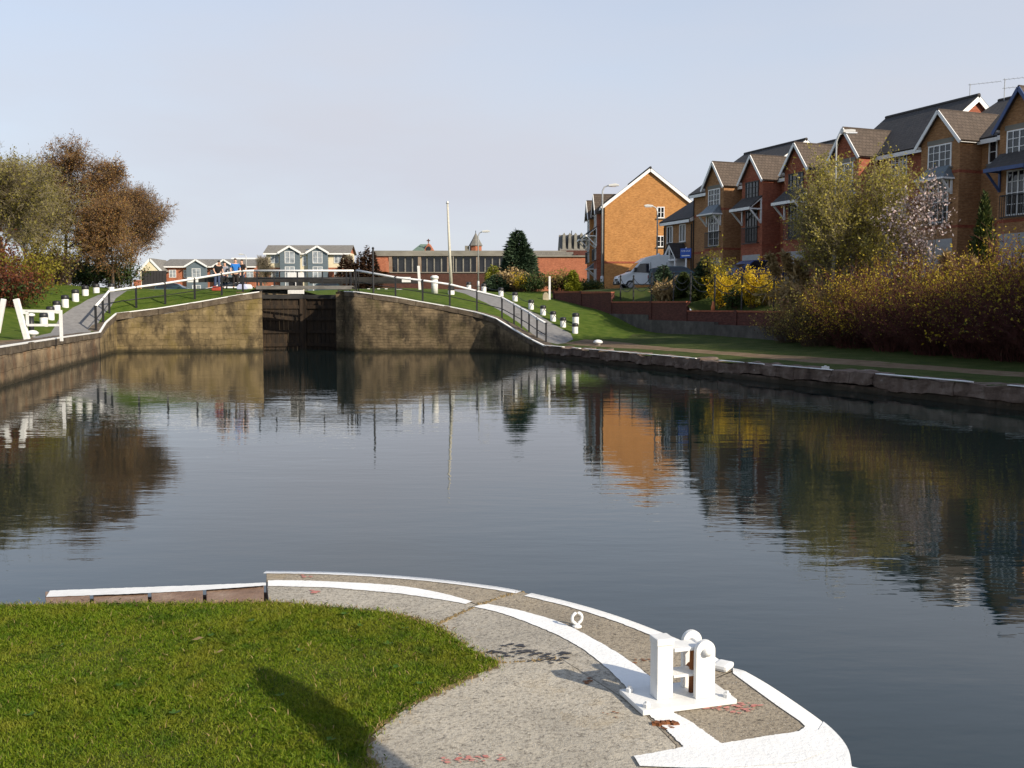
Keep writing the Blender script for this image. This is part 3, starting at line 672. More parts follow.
pv = MB(); pv.poly([W(-60, 17.5, 3.88), W(62, 17.5, 3.88), W(62, 20.05, 3.88), W(-60, 20.05, 3.88)]); pv.poly([W(-60, 17.5, 3.76), W(62, 17.5, 3.76), W(62, 17.5, 3.88), W(-60, 17.5, 3.88)])
tag(pv.build('pavement', rough_mat('paving_slabs', [(.3, (.24, .23, .21)), (.7, (.34, .33, .30))], 3, .9, .004, coord='World')), 'raised pavement and forecourts before the houses', 'pavement', kind='structure')
# ground to the horizon
g = MB()
for x0, x1, y0, y1 in ((-3000, 3000, 104, 5000), (-3000, -80, -600, 104), (60, 3000, -600, 104)): g.poly([(x0, y0, 3.7), (x1, y0, 3.7), (x1, y1, 3.7), (x0, y1, 3.7)])
tag(g.build('ground', grass_mat), 'flat ground running to the horizon', 'ground', kind='structure')

# ================================================================== canal walls
from mathutils.noise import noise_vector as noise_vec
def wall_run(name, line, tops, th, stone, cop, lab, cop_h=.3, paint=None, seed=1, bottom=-1.2, cop_w=None, jit=.01, stone_len=1.0, step=.5, paint_gap=0.0, overhang=.03, rugged=0.0, plen=(.9, 2.2), patches=False):
    """retaining wall along a polyline (water on its right side when walking the line); coping blocks on top"""
    rng = random.Random(seed); root = thing(name, lab, 'wall')
    P = []; 
    for i in range(len(line)-1):
        a, b = Vector((*line[i], tops[i])), Vector((*line[i+1], tops[i+1])); n = max(1, int((b-a).xy.length/step))
        P += [a.lerp(b, j/n) for j in range(n)]
    P.append(Vector((*line[-1], tops[-1])))
    Nn = []
    for i, p in enumerate(P):
        d = (P[min(i+1, len(P)-1)]-P[max(i-1, 0)]); d.z = 0; d.normalize(); Nn.append(Vector((-d.y, d.x, 0)))    # landward = left of travel
    Lc = [0]
    for i in range(1, len(P)): Lc.append(Lc[-1]+(P[i]-P[i-1]).xy.length)
    rows = 7; vv = []; uvs = []
    for i, p in enumerate(P):
        zt = p.z-cop_h-.002
        for r in range(rows):
            z = bottom+(zt-bottom)*r/(rows-1); q = p+Nn[i]*(rng.uniform(-.006, .008)); vv.append((q.x, q.y, z)); uvs.append((Lc[i], z))
        q = p+Nn[i]*th; vv.append((q.x, q.y, zt)); uvs.append((Lc[i], zt+th)); vv.append((q.x, q.y, bottom)); uvs.append((Lc[i], zt+th+2))
    m = rows+2; ff = [(i*m+j, (i+1)*m+j, (i+1)*m+(j+1) % m, i*m+(j+1) % m) for i in range(len(P)-1) for j in range(m)]
    e = (len(P)-1)*m; ff2 = [tuple(range(m)), tuple(e+j for j in range(m))]
    me = bpy.data.meshes.new('face'); me.from_pydata(vv, [], ff+ff2); me.materials.append(stone); ul = me.uv_layers.new(name='UVMap')
    for l in me.loops: ul.data[l.index].uv = uvs[l.vertex_index]
    bm = bmesh.new(); bm.from_mesh(me); bmesh.ops.recalc_face_normals(bm, faces=bm.faces); bm.to_mesh(me); bm.free()
    for pf in me.polygons: pf.use_smooth = len(pf.vertices) == 4 and abs(pf.normal.z) < .5
    o = bpy.data.objects.new('wall_face', me); col.objects.link(o); o.parent = root
    # coping blocks
    cb = MB(); tot = Lc[-1]; s = 0; cw = cop_w or th
    def pos(t):
        t = min(max(t, 0), tot-1e-4)
        for i in range(len(P)-1):
            if Lc[i+1] >= t: f = (t-Lc[i])/(Lc[i+1]-Lc[i]); return P[i].lerp(P[i+1], f), Nn[i].lerp(Nn[i+1], f).normalized()
        return P[-1], Nn[-1]
    while s < tot-.05:
        L = stone_len*rng.uniform(.7, 1.35); e_ = min(tot, s+L); j1 = rng.uniform(-jit, jit); jz = rng.uniform(-jit, jit)
        nseg = max(1, int((e_-s)/.6)); 
        for q in range(nseg):
            t0 = s+(e_-s)*q/nseg+(.008 if q == 0 else 0); t1 = s+(e_-s)*(q+1)/nseg-(.008 if q == nseg-1 else 0)
            a, na = pos(t0); b, nb = pos(t1); up = Vector((0, 0, jz))
            f = lambda p, n_, k: p+n_*k+up
            h = Vector((0, 0, cop_h))
            a0, b0, b1, a1 = f(a, na, -overhang+j1), f(b, nb, -overhang+j1), f(b, nb, cw), f(a, na, cw)
            cb.hexa([a0-h, b0-h, b1-h, a1-h, a0, b0, b1, a1])
        s = e_
    co_ = cb.build('coping', cop, root, bevel=.018)
    if rugged:
        bm = bmesh.new(); bm.from_mesh(co_.data); bmesh.ops.subdivide_edges(bm, edges=[e for e in bm.edges if e.calc_length() > .2], cuts=3, use_grid_fill=True)
        for v_ in bm.verts: v_.co += noise_vec(v_.co*2.3)*rugged+noise_vec(v_.co*7)*rugged*.4
        bm.to_mesh(co_.data); bm.free()
    if paint:
        pb = MB(); s = 0
        while s < tot-.2:
            L = rng.uniform(*plen); e_ = min(tot, s+L)
            if patches: pb = MB(); paint = rng.uniform(-.03, .07)
            if rng.random() >= paint_gap:
                nq = max(1, int(L/.4)); 
                for q in range(nq):
                    a, na = pos(s+(e_-s)*q/nq); b, nb = pos(s+(e_-s)*(q+1)/nq); z = Vector((0, 0, jit+.006)); w_ = paint
                    lo = Vector((0, 0, -.015 if patches else -.05))
                    a0, b0, b1, a1 = a-na*(overhang+jit+.004)+z, b-nb*(overhang+jit+.004)+z, b+nb*w_+z, a+na*w_+z
                    pb.hexa([a0+lo, b0+lo, b1-z*.9, a1-z*.9, a0, b0, b1, a1])
            s = e_
            if patches and pb.v: pb.build('paint_patch', worn_white, root)
        if not patches: pb.build('painted_edge', worn_white, root)
    return root
wall_run('quay_wall', quayL[1:], [1.2, 1.2, 1.24, 1.24, 1.24], .9, stone_quay, coping_m, 'tan stone quay wall with thin white painted edge on the left side of the basin', .28, .06, 3, cop_w=.7, stone_len=1.4, rugged=.02)
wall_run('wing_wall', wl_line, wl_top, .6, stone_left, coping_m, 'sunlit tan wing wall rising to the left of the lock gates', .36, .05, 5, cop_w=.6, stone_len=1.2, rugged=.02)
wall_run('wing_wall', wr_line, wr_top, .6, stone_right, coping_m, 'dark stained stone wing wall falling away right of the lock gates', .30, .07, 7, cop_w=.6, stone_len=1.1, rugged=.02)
wall_run('quay_wall', quayR, [.55]*len(quayR), .8, stone_low, coping_pale, 'low rugged stone quay edge with patchy white paint along the right towpath', .36, .05, 9, cop_w=.7, jit=.035, stone_len=1.1, paint_gap=.3, overhang=.07, rugged=.07, plen=(.25, 1.1), patches=True)
ch = MB()
ch.box(-15.5, -14.9, 56.4, 83, -1.2, 3.3); ch.box(-9.9, -9.3, 56.4, 83, -1.2, 3.3); ch.box(-14.9, -9.9, 82.4, 83, -1.2, 3.3)
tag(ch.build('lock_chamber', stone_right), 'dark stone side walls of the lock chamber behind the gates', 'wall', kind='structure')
# ================================================================== the stone landing in the foreground
PZ = .8
def gp(px, py): p = G(px, py, PZ); return (p.x, p.y)
def smooth_line(pts, n=6):
    """Catmull-Rom through 2D points"""
    out = []; P = [Vector(pts[0])*2-Vector(pts[1])]+[Vector(p) for p in pts]+[Vector(pts[-1])*2-Vector(pts[-2])]
    for i in range(1, len(P)-2):
        for j in range(n):
            t = j/n; a, b, c, d = P[i-1:i+3]
            out.append(tuple(.5*((2*b)+(c-a)*t+(2*a-5*b+4*c-d)*t*t+(3*b-a-3*c+d)*t**3)))
    out.append(tuple(pts[-1])); return out
outer = smooth_line([gp(*p) for p in ((266, 571.5), (330, 572.5), (400, 576.5), (460, 582.5), (512, 590), (570, 603), (620, 618), (670, 637), (705, 652.5), (722, 663))])
edge2 = smooth_line([gp(*p) for p in ((737, 668), (765, 684), (797, 705), (822, 723), (838, 738), (847, 752), (850, 768))], 4)
edge2 += [(1.47, 3.15), (1.40, 2.6), (1.2, 1.9), (.9, .5), (.85, -5)]
inner_o = smooth_line([gp(*p) for p in ((268, 580.5), (330, 582), (400, 586.5), (445, 594.5), (472, 602))])       # outer lip of the inner white stripe
inner_o2 = smooth_line([gp(*p) for p in ((488, 604.5), (520, 611), (560, 623), (600, 643), (630, 662), (655, 681), (672, 697))])
inner_i2 = smooth_line([gp(*p) for p in ((472, 607), (500, 613.5), (540, 628), (575, 645), (605, 667), (628, 690), (640, 707))])
left_edge = [gp(*p) for p in ((266, 583), (200, 585.5), (130, 588), (80, 589.5), (52, 591), (40, 598))]
# body below the paving, a solid block with vertical sides down into the water
outline = outer+[gp(727, 664)]+edge2+[(-7.5, -5), (-6.3, 2)]+[gp(-260, 606), gp(0, 603)]+[gp(40, 601)]+left_edge[::-1][1:]
bl = MB(); bl.prism(outline, 'z', -1.2, PZ-.055)
tag(bl.build('landing_base', sand_stone), 'stone body of the rounded lock landing at the near bank', 'ground', kind='structure')
def slab(pts, m, name='paving_slab', top=PZ, th=.05, lab=None, shrink=.006):
    c = Vector((sum(p[0] for p in pts)/len(pts), sum(p[1] for p in pts)/len(pts)))
    q = []
    n = len(pts); area = sum(pts[i-1][0]*pts[i][1]-pts[i][0]*pts[i-1][1] for i in range(n))
    P = pts if area > 0 else pts[::-1]
    for i in range(n):
        a, b, d = Vector(P[i-1]), Vector(P[i]), Vector(P[(i+1) % n])
        n1 = Vector((-(b-a).y, (b-a).x)); n2 = Vector((-(d-b).y, (d-b).x))
        nn = (n1.normalized() if n1.length > 1e-6 else n1)+(n2.normalized() if n2.length > 1e-6 else n2)
        nn = nn.normalized() if nn.length > 1e-6 else nn
        q.append(tuple(b+nn*shrink))
    mb = MB(); mb.prism(q, 'z', top-th, top); o = mb.build(name, m, bevel=.004)
    tag(o, lab, 'paving', 'slabs of the stone landing', 'structure'); return o
J1a, J1b, J1c = gp(520, 591), gp(478, 605), gp(436, 625)         # joint across the landing
J2a, J2b = gp(492, 664), gp(560, 658)
def upto(line, p, before=True):
    i = min(range(len(line)), key=lambda k: (line[k][0]-p[0])**2+(line[k][1]-p[1])**2); return line[:i+1] if before else line[i:]
oA = upto(outer, J1a); oB = upto(outer, J1a, False)
# outer coping course, two stones before and after the joint
slab(oA[:-1]+[J1a, J1b]+inner_o[::-1][1:]+[gp(266, 580.5)], pave_b, lab='thin grey granite edge stone at the far left of the landing', shrink=.003)
slab([gp(266, 582)]+inner_o[1:-1]+[J1b, J1c]+[gp(400, 616), gp(330, 611), gp(268, 606)], pave_a, lab='grey granite slab with white stripe left of the earthy joint')
post_far = gp(727, 664); cornerR = gp(700, 742)
slab([J1a]+oB[1:]+[post_far, gp(735, 672), gp(690, 690)]+[inner_o2[-1]]+inner_o2[::-1][1:]+[J1b], pave_b, lab='curved brown granite edge stone under the white ring bolt')
slab([J1b]+inner_o2[1:]+[gp(672, 704), gp(640, 708)]+[J2b, J2a, gp(470, 650), J1c], pave_a, lab='large grey granite slab with tar blots beside the grass point', shrink=.0012)
slab([inner_o2[-1], gp(690, 690), gp(735, 672)]+edge2[:7*3]+[gp(850, 768), gp(640, 768), gp(672, 704)] if False else [gp(672, 700), gp(700, 684), gp(737, 668)]+edge2[1:]+[(.2, -5), (.35, 2.0), gp(668, 800), gp(676, 745), gp(640, 709)], pave_b, lab='brown granite corner slab with worn red marks by the fairlead', shrink=.0012)
slab([J2a, J2b, gp(640, 709), gp(676, 745), gp(668, 800), (.35, 2.0), (.2, -5), (-1.0, -5), (-.6, 2.2), gp(360, 780), gp(366, 740), gp(400, 712), gp(440, 690), gp(470, 676)], pave_c, lab='broad pale granite slab along the near side of the lawn', shrink=.0012)
# brown sandstone blocks along the left, each its own block
xs = [44, 92, 150, 205, 266]
for i in range(4):
    a, b = xs[i], xs[i+1]; f = lambda x: 591-(x-52)*.0375
    lab = ('broken brown sandstone edge block at the far left tip', 'second brown sandstone edge block from the left tip', 'third brown sandstone edge block from the left tip', 'brown sandstone edge block touching the granite')[i]
    slab([gp(a, f(a)), gp(b-1, f(b)), gp(b-1, 606), gp(a, 606)], sand_stone, 'edge_block', PZ-.01*(i % 2), .3, lab, shrink=.01)
slab([gp(-160, 603), gp(14, 600), gp(16, 606), gp(-160, 612)], sand_stone, 'edge_block', PZ-.04, .3, 'detached brown sandstone block at the left frame edge', shrink=.01)
# painted stripes, 4 mm sheets
def stripe(a, b, name, lab, z=PZ+.004, m=None, drop=0, seed=3, corner=False):
    """strip between two 2D lines; the inner side is ragged like brush-painted edges"""
    rng = random.Random(seed); mb = MB(); n = 60
    def res(l):
        d = [0]
        for i in range(1, len(l)): d.append(d[-1]+(Vector(l[i])-Vector(l[i-1])).length)
        out = []
        for k_ in range(n+1):
            t = d[-1]*k_/n
            for i in range(1, len(l)):
                if d[i] >= t-1e-9: f = (t-d[i-1])/max(1e-9, d[i]-d[i-1]); out.append(Vector(l[i-1]).lerp(Vector(l[i]), f)); break
        return out
    A, B = res(a), res(b); J = [rng.uniform(-.003, .003)*(not corner) for _ in range(n+1)]; K = [rng.uniform(-.003, .003) for _ in range(n+1)]
    A2 = [p+(q-p).normalized()*(K[i] if not drop else -.004) for i, (p, q) in enumerate(zip(A, B))]; B2 = [q+(q-p).normalized()*J[i] for i, (p, q) in enumerate(zip(A, B))]
    vv = [(*p, z) for p in A2]+[(*p, z) for p in B2]; ff = [(i, i+1, n+2+i, n+1+i) for i in range(n)]
    if drop:
        vv += [(*p, z-drop) for p in A2]; o = 2*(n+1); ff += [(i+1, i, o+i, o+i+1) for i in range(n)]
    ob = np_mesh(name, vv, [np.array(ff)], m or worn_white); tag(ob, lab, 'marking', kind='structure'); return ob
def off(line, d):
    out = []
    for i, p in enumerate(line):
        t = Vector(line[min(i+1, len(line)-1)])-Vector(line[max(i-1, 0)]); t.normalize(); out.append(tuple(Vector(p)+Vector((t.y, -t.x))*d))
    return out
stripe(oA, off(oA, .055), 'painted_edge', 'white painted far lip of the landing left of the joint', drop=.06)
stripe(oB[1:], off(oB[1:], .065), 'painted_edge', 'white painted curved lip of the landing right of the joint', drop=.06, seed=4)
stripe([gp(50, 591.2), gp(130, 588.2), gp(200, 585.8), gp(266, 583.2)], [gp(46, 597.5), gp(130, 594.5), gp(200, 591), gp(266, 586)], 'painted_stripe', 'white stripe on the brown sandstone edge blocks', m=white_paint, seed=5)
stripe([gp(268, 581.2)]+inner_o[1:], [gp(268, 586.5), gp(330, 588), gp(400, 594), (gp(440, 600)), gp(466, 604.5)], 'painted_stripe', 'white stripe on the slab left of the earthy joint', seed=6)
stripe(inner_o2, inner_i2, 'painted_stripe', 'broad curved white stripe leading to the white fairlead', seed=7)
stripe([gp(660, 706), gp(690, 722), gp(724, 746)], [gp(636, 706), gp(662, 726), gp(684, 748)], 'painted_stripe', 'short white stripe in front of the fairlead', seed=8)
e2 = edge2[:25]+edge2[25:]; iner = [gp(733, 674), gp(752, 688), gp(778, 707), gp(800, 722), gp(806, 728), gp(800, 733), gp(760, 739), gp(724, 745), gp(684, 749), gp(640, 757)]
stripe([gp(733, 669)]+edge2[1:21], iner[:5]+[gp(806, 728)], 'painted_edge', 'wide white painted corner lip of the landing', drop=.10, seed=9, corner=True)
stripe([gp(806, 728), gp(800, 733), gp(760, 739), gp(724, 745), gp(684, 749), gp(634, 758)], [gp(826, 734), gp(828, 752), gp(800, 764), gp(740, 769), gp(690, 770), gp(640, 768)], 'painted_stripe', 'wide white band across the front of the corner slab', z=PZ+.008, seed=10, corner=True)
nose = edge2[12:29]+[(1.0, 2.6), (.9, 3.1), gp(690, 771), gp(780, 764), gp(806, 748)]; pl = MB(); pl.prism(nose, 'z', PZ+.0005, PZ+.0062); pl.v = [(x+(.006 if x > 1.0 else 0), y, z) for x, y, z in pl.v]
tag(pl.build('painted_stripe', worn_white), 'white painted nose of the landing at the lower frame edge', 'marking', kind='structure')
# mound of white paint-covered stone beside the notch
nb = MB(); nb.box(-.04, .035, -.045, .05, 0, .028, M=Matrix.Translation((*gp(723, 669), PZ)) @ Matrix.Rotation(-.6, 4, 'Z')); tag(nb.build('edge_stone', white_paint, bevel=.016), 'small white painted stone block behind the fairlead', 'stone')
# grass in the joints and the tar and red paint marks
def blot(pts, m, name, lab, z): 
    mb = MB(); mb.poly([(*p, z) for p in pts]); o = mb.build(name, m); tag(o, lab, 'marking', kind='structure'); return o
tar = plain('tar', (.035, .033, .035), .6); redp = rough_mat('red_marker', [(.3, (.40, .12, .10)), (.7, (.46, .24, .20))], 20, .8, 0)
rngB = random.Random(12)
def speckle(name, m, lab, pxs, n, rx, ry, z):
    mb = MB()
    for cx, cy in pxs:
        for _ in range(n):
            x, y = cx+rngB.gauss(0, rx), cy+rngB.gauss(0, ry); r = rngB.uniform(.35, 1.7)
            q = []
            for j in range(7):
                t = 6.283*j/7; q.append((*gp(x+r*2.6*math.cos(t)*rngB.uniform(.5, 1.2), y+r*.55*math.sin(t)*rngB.uniform(.5, 1.2)), z+rngB.uniform(0, .0012)))
            mb.poly(q)
    o = mb.build(name, m); tag(o, lab, 'marking', kind='structure')
speckle('tar_blot', tar, 'black tar blots on the grey slab near the grass point', [(512, 646), (525, 651), (540, 655), (500, 653), (538, 660), (553, 662), (508, 656), (563, 655)], 14, 6, 1.6, PZ+.004)
speckle('red_mark', redp, 'worn red paint marks on the corner slab', [(735, 706), (748, 708), (722, 709)], 13, 9, 2.4, PZ+.004)
speckle('red_mark', redp, 'row of small red paint marks on the pale slab at the frame bottom', [(446, 761), (460, 760), (471, 759), (483, 758), (503, 760)], 9, 3, 1.5, PZ+.004)
speckle('red_mark', redp, 'faint red paint marks on the far edge stones', [(306, 577), (314, 592)], 4, 4, .8, PZ+.004)
speckle('rust_stain', rust, 'rust brown stains on the paving around the fairlead', [(668, 727), (610, 715), (590, 682), (650, 661), (640, 662)], 5, 5, 1.6, PZ+.004)
bolt = MB()
for i in range(9):
    a = Vector((*gp(655+i*2.6, 724.5+.4*math.sin(i)), PZ+.012)); bolt.box(-.012, .012, -.012, .012, -.012, -.004+.004*(i % 2), M=Matrix.Translation(a) @ Matrix.Rotation(i, 4, 'Z'))
tag(bolt.build('rusty_bolt_strip', rust), 'short rusty iron strip set in the corner slab', 'iron strip')
moss = MB(); rngM = random.Random(3)
for a, b, n in ((J1a, J1b, 60), (J1b, J1c, 90), (J2a, J2b, 40)):
    for _ in range(n):
        t = rngM.random(); p = Vector(a).lerp(Vector(b), t); r = rngM.uniform(.003, .011)
        moss.lathe([(r, -.012), (r*1.1, -.002), (r*.5, .004)], 6, (p.x+rngM.gauss(0, .008), p.y+rngM.gauss(0, .008), PZ))
tag(moss.build('joint_earth', rough_mat('ochre_earth', [(.3, (.12, .085, .04)), (.7, (.26, .19, .09))], 30, .95, .003)), 'ochre earth and moss filling the joints between slabs', 'earth', kind='stuff')

# lawn: soil body, then blades
lawn_line = [gp(0, 606), gp(100, 605), gp(200, 604), gp(270, 603), gp(330, 608), gp(385, 613), gp(430, 625), gp(455, 640), gp(480, 656), gp(498, 664), gp(478, 674), gp(440, 690), gp(405, 708), gp(378, 727), gp(366, 742), gp(368, 760), gp(372, 790), (-.55, 2.0), (-.9, -4.5), (-7, -4.5), (-6.0, 2), gp(-250, 609)]
ln = MB(); ln.prism(smooth_line(lawn_line, 3), 'z', PZ-.05, PZ+.003)
se = []; rs_ = random.Random(21); sl_ = smooth_line(lawn_line, 8)
for i, p in enumerate(sl_):
    t_ = Vector(sl_[min(i+1, len(sl_)-1)])-Vector(sl_[max(i-1, 0)]); t_.normalize(); q_ = Vector(p)+Vector((-t_.y, t_.x))*rs_.uniform(-.005, .035); se.append((q_.x, q_.y, PZ+.0015))
sb_ = MB(); sb_.poly(se); tag(sb_.build('soil_edge', rough_mat('edge_soil', [(.3, (.09, .065, .03)), (.7, (.24, .18, .085))], 14, .95, .004, 60, coord='World')), 'strip of bare ochre soil where the turf meets the paving', 'ground', kind='structure')
tag(ln.build('turf_base', soil), 'soil bed under the mown grass on the landing', 'ground', kind='structure')
rng = np.random.default_rng(7)
def blades(name, P, h, wdt, m, lab, lean=.5):
    k = len(P); a = rng.uniform(0, 6.283, k); hh = h*rng.uniform(.5, 1.4, k); ww = wdt*rng.uniform(.7, 1.3, k)
    e = np.stack([np.cos(a), np.sin(a), np.zeros(k)], 1)*ww[:, None]*.5
    b = rng.uniform(0, 6.283, k); ln_ = rng.uniform(.1, 1, k)*lean*hh; d = np.stack([np.cos(b)*ln_, np.sin(b)*ln_, hh], 1)
    mid = P+d*.55*np.array([.6, .6, 1.15]); V_ = np.stack([P-e, P+e, mid+e*.75, P+d, mid-e*.75], 1).reshape(-1, 3)
    F_ = (np.arange(k)*5)[:, None]+np.arange(5); o = np_mesh(name, V_, [F_], m); tag(o, lab, 'grass', kind='stuff'); return o
lp = smooth_line(lawn_line, 3); xy = np.column_stack([rng.uniform(-4.2, .1, 560000), rng.uniform(2.6, 6.3, 560000)])
dist_ok = np.abs(xy[:, 0]) < xy[:, 1]*.56+.3
xy = xy[dist_ok & inside(xy, lp)]
near = 1/(1+((xy[:, 1]-3)/2.2)**2*.25); xy = xy[rng.random(len(xy)) < near]
hgt = .0135*(1+.35*np.sin(xy[:, 0]*3.1+xy[:, 1]*1.7)*np.sin(xy[:, 1]*4.3-xy[:, 0]*2.2))
blades('mown_grass', np.column_stack([xy, np.full(len(xy), PZ+.002)]), hgt, .0030, grass_blade, 'short mown green grass on the near landing', 1.7)
sel = xy[rng.random(len(xy)) < .005]; blades('dry_grass', np.column_stack([sel, np.full(len(sel), PZ+.008)]), .02, .003, leaf_straw, 'dry straw coloured blades among the mown grass', 1.6)
edgep = []
for a, b in zip(lp, lp[1:]):
    L = (Vector(b)-Vector(a)).length
    if Vector(a).length < 9 and a[1] > 2:
        for _ in range(int(L*620)): p = Vector(a).lerp(Vector(b), rng.random()); edgep.append((p.x+rng.normal(0, .026), p.y+rng.normal(0, .026), PZ+.003))
ep = np.array(edgep); hv = rng.random(len(ep)) < .45; blades('edge_grass', ep[hv], .016, .0035, grass_blade, 'uneven green grass fringe along the edge of the lawn', 1.5); blades('dry_fringe', ep[~hv], .014, .0035, leaf_straw, 'dry straw fringe where the lawn meets the paving', 2.0)
# broad-leaved weeds and fallen leaves
wd = MB(); rw = random.Random(5)
for px_, py_ in ((405, 632), (388, 648), (395, 672), (210, 640), (175, 718), (420, 688), (250, 625), (300, 655), (360, 630), (345, 618), (60, 650), (120, 690), (30, 720), (280, 700), (330, 745)):
    c = Vector((*gp(px_, py_), PZ+.02))
    for j in range(9):
        t = rw.uniform(0, 6.28); r = rw.uniform(.012, .028); d = Vector((math.cos(t), math.sin(t), .35)); s_ = Vector((-math.sin(t), math.cos(t), 0))*r*.3
        wd.poly([c, c+d*r*.5+s_, c+d*r, c+d*r*.5-s_])
tag(wd.build('broad_leaf_weeds', leaf_mat('clover_leaf', (.05, .11, .012), (.08, .16, .02))), 'small dark broad leaved weeds in the mown grass', 'weeds', kind='stuff')
for px_, py_, lab in ((198, 647, 'curled tan dead leaf on the lawn near its middle'), (220, 660, 'small pale dead leaf on the lawn below the tan one')):
    lf = MB(); c = Vector((*gp(px_, py_), PZ+.035)); s_ = .03 if px_ < 200 else .018
    lf.poly([c+Vector((-s_, 0, 0)), c+Vector((0, -s_*.5, .004)), c+Vector((s_, 0, .012)), c+Vector((0, s_*.6, .01))]); tag(lf.build('dead_leaf', leaf_straw), lab, 'leaf')

# ------------------------------------------------------------------ white fairlead on the corner
nl, nr, fl = G(643, 712, PZ+.02), G(737, 700, PZ+.02), G(628, 698, PZ+.02)
ax = (nr-nl); Lp = ax.length; rz = math.atan2(ax.y, ax.x)
fw = thing('rope_fairlead', 'white painted iron fairlead with square post and two rounded cheek plates', 'fairlead', (nl.x, nl.y, PZ), rz)
wp = white_paint
mb = MB(); mb.box(0, Lp, 0, .235, .004, .024); mb.build('base_plate', wp, fw, bevel=.003)
mb = MB(); mb.box(.098, .168, .080, .150, .0245, .244); mb.build('square_post', wp, fw, bevel=.004)
mb = MB(); mb.box(.095, .171, .077, .153, .2445, .274); mb.build('post_cap', wp, fw, bevel=.005)
def cheek(x0, x1, y0, y1, h):
    r = (x1-x0)/2; cx = (x0+x1)/2; pr = [(x0, .0245), (x1, .0245)]+[(cx+r*math.cos(t), h-r+r*math.sin(t)) for t in [math.pi*j/14 for j in range(15)]]
    m = MB(); m.prism(pr, 'y', y0, y1); return m
cheek(.252, .338, .045, .068, .262).build('cheek_plate', wp, fw, bevel=.003)
cheek(.258, .344, .172, .195, .262).build('cheek_plate', wp, fw, bevel=.003)
pin = MB(); pin.tube([(.297, .03, .217), (.297, .205, .217)], .017, 14); pin.build('pin', wp, fw, True)
mb = MB(); mb.box(.1715, .30, .075, .165, .216, .230); mb.build('top_plate', wp, fw, bevel=.002)
mb = MB(); mb.box(.1685, .30, .075, .165, .110, .120); mb.build('middle_plate', wp, fw, bevel=.002)
rl = MB(); rl.tube([(.29, .07, .115), (.29, .173, .115)], .018, 12); rl.tube([(.27, .12, .025), (.28, .13, .215)], .012, 8); rl.build('roller', rust, fw, True)
for x, y in ((.03, .03), (.375, .195), (.03, .2), (.385, .03)):
    b_ = MB(); b_.lathe([(.016, .0245), (.016, .038), (.009, .042), (.008, .05)], 6, (x, y, 0)); b_.build('bolt', wp, fw)
# ring bolt
c = G(577, 627, PZ); rb = thing('ring_bolt', 'small white iron mooring ring standing on the curved edge stone', 'mooring ring', c, R(20))
mb = MB(); mb.tube([(.027*math.cos(t), 0, .046+.027*math.sin(t)) for t in [2*math.pi*j/20 for j in range(21)]], .008, 8, cap=False); mb.build('ring', wp, rb, True)
mb = MB(); mb.lathe([(.024, 0), (.024, .006), (.013, .012), (.010, .02)], 10); mb.build('base', wp, rb)

# ================================================================== lock gates
GY = 59.0
def post_box(mb, x, y, z0, z1, w=.1, mi=0): mb.box(x-w/2, x+w/2, y-w/2, y+w/2, z0, z1, mi)
for side in (0, 1):
    x0, x1 = (-14.85, -12.37) if side == 0 else (-12.33, -9.95)
    dy = .4                                   # the mitre points upstream
    a = Vector((x0, GY-.0, 0)) if side == 0 else Vector((x1, GY, 0)); b = Vector((-12.37 if side == 0 else -12.33, GY+dy, 0))
    gt = thing('lock_gate', ('sunlit brown timber left leaf of the lower lock gates with pale stained mitre edge', 'shadowed dark timber right leaf of the lower lock gates')[side], 'lock gate', a, math.atan2(b.y-a.y, b.x-a.x))
    L = (b-a).length; ex = 3.8 if side == 0 else 3.4; s = 1 if side == 0 else -1     # local x runs to the mitre; water side is -y for left leaf, +y for right (rotated)
    f = -1 if side == 0 else 1
    pk = MB(); n = 9
    for j in range(n):
        p0 = .12+(L-.24)*j/n; pk.box(p0+.008, p0+(L-.24)/n-.008, -.05, .05, -1.0, 2.925)
    pk.build('planking', gate_wood, gt)
    fr = MB(); fr.box(0, .2, -.17, .17, -1, 2.929); fr.box(L-.2, L, -.17, .17, -1, 2.929); fr.build('heel_and_mitre_posts', gate_wood, gt, bevel=.015)
    rl = MB()
    for z in (.12, .9, 1.65, 2.35): rl.box(.2, L-.2, -.13, .13, z, z+.2)
    rl.build('cross_rails', gate_wood, gt, bevel=.012)
    tb = MB(); tb.box(0, L, -.19, .19, 2.93, 3.17); tb.build('top_beam', black_wood, gt, bevel=.012)
    rzg = gt.rotation_euler.z; xa, xb = (-ex, L) if side == 0 else (-L, ex); off_ = Matrix.Rotation(-rzg, 3, 'Z') @ Vector((0, .9, 0))
    bs = MB(); bs.box(xa, xb, -.17, .17, 3.93, 4.22); o = bs.build('balance_beam', black_wood, gt, bevel=.015); o.rotation_euler.z = -rzg; o.location = off_
    xe = (-ex-.65, -ex) if side == 0 else (ex, ex+.5); we = MB(); we.box(*xe, -.175, .175, 3.92, 4.23); we = we.build('white_beam_end', white_paint, gt, bevel=.01); we.rotation_euler.z = -rzg; we.location = off_
    st = MB(); st.box(.03, .17, -.06, .06, 3.13, 4.0); st.build('beam_stanchion', black_wood, gt)
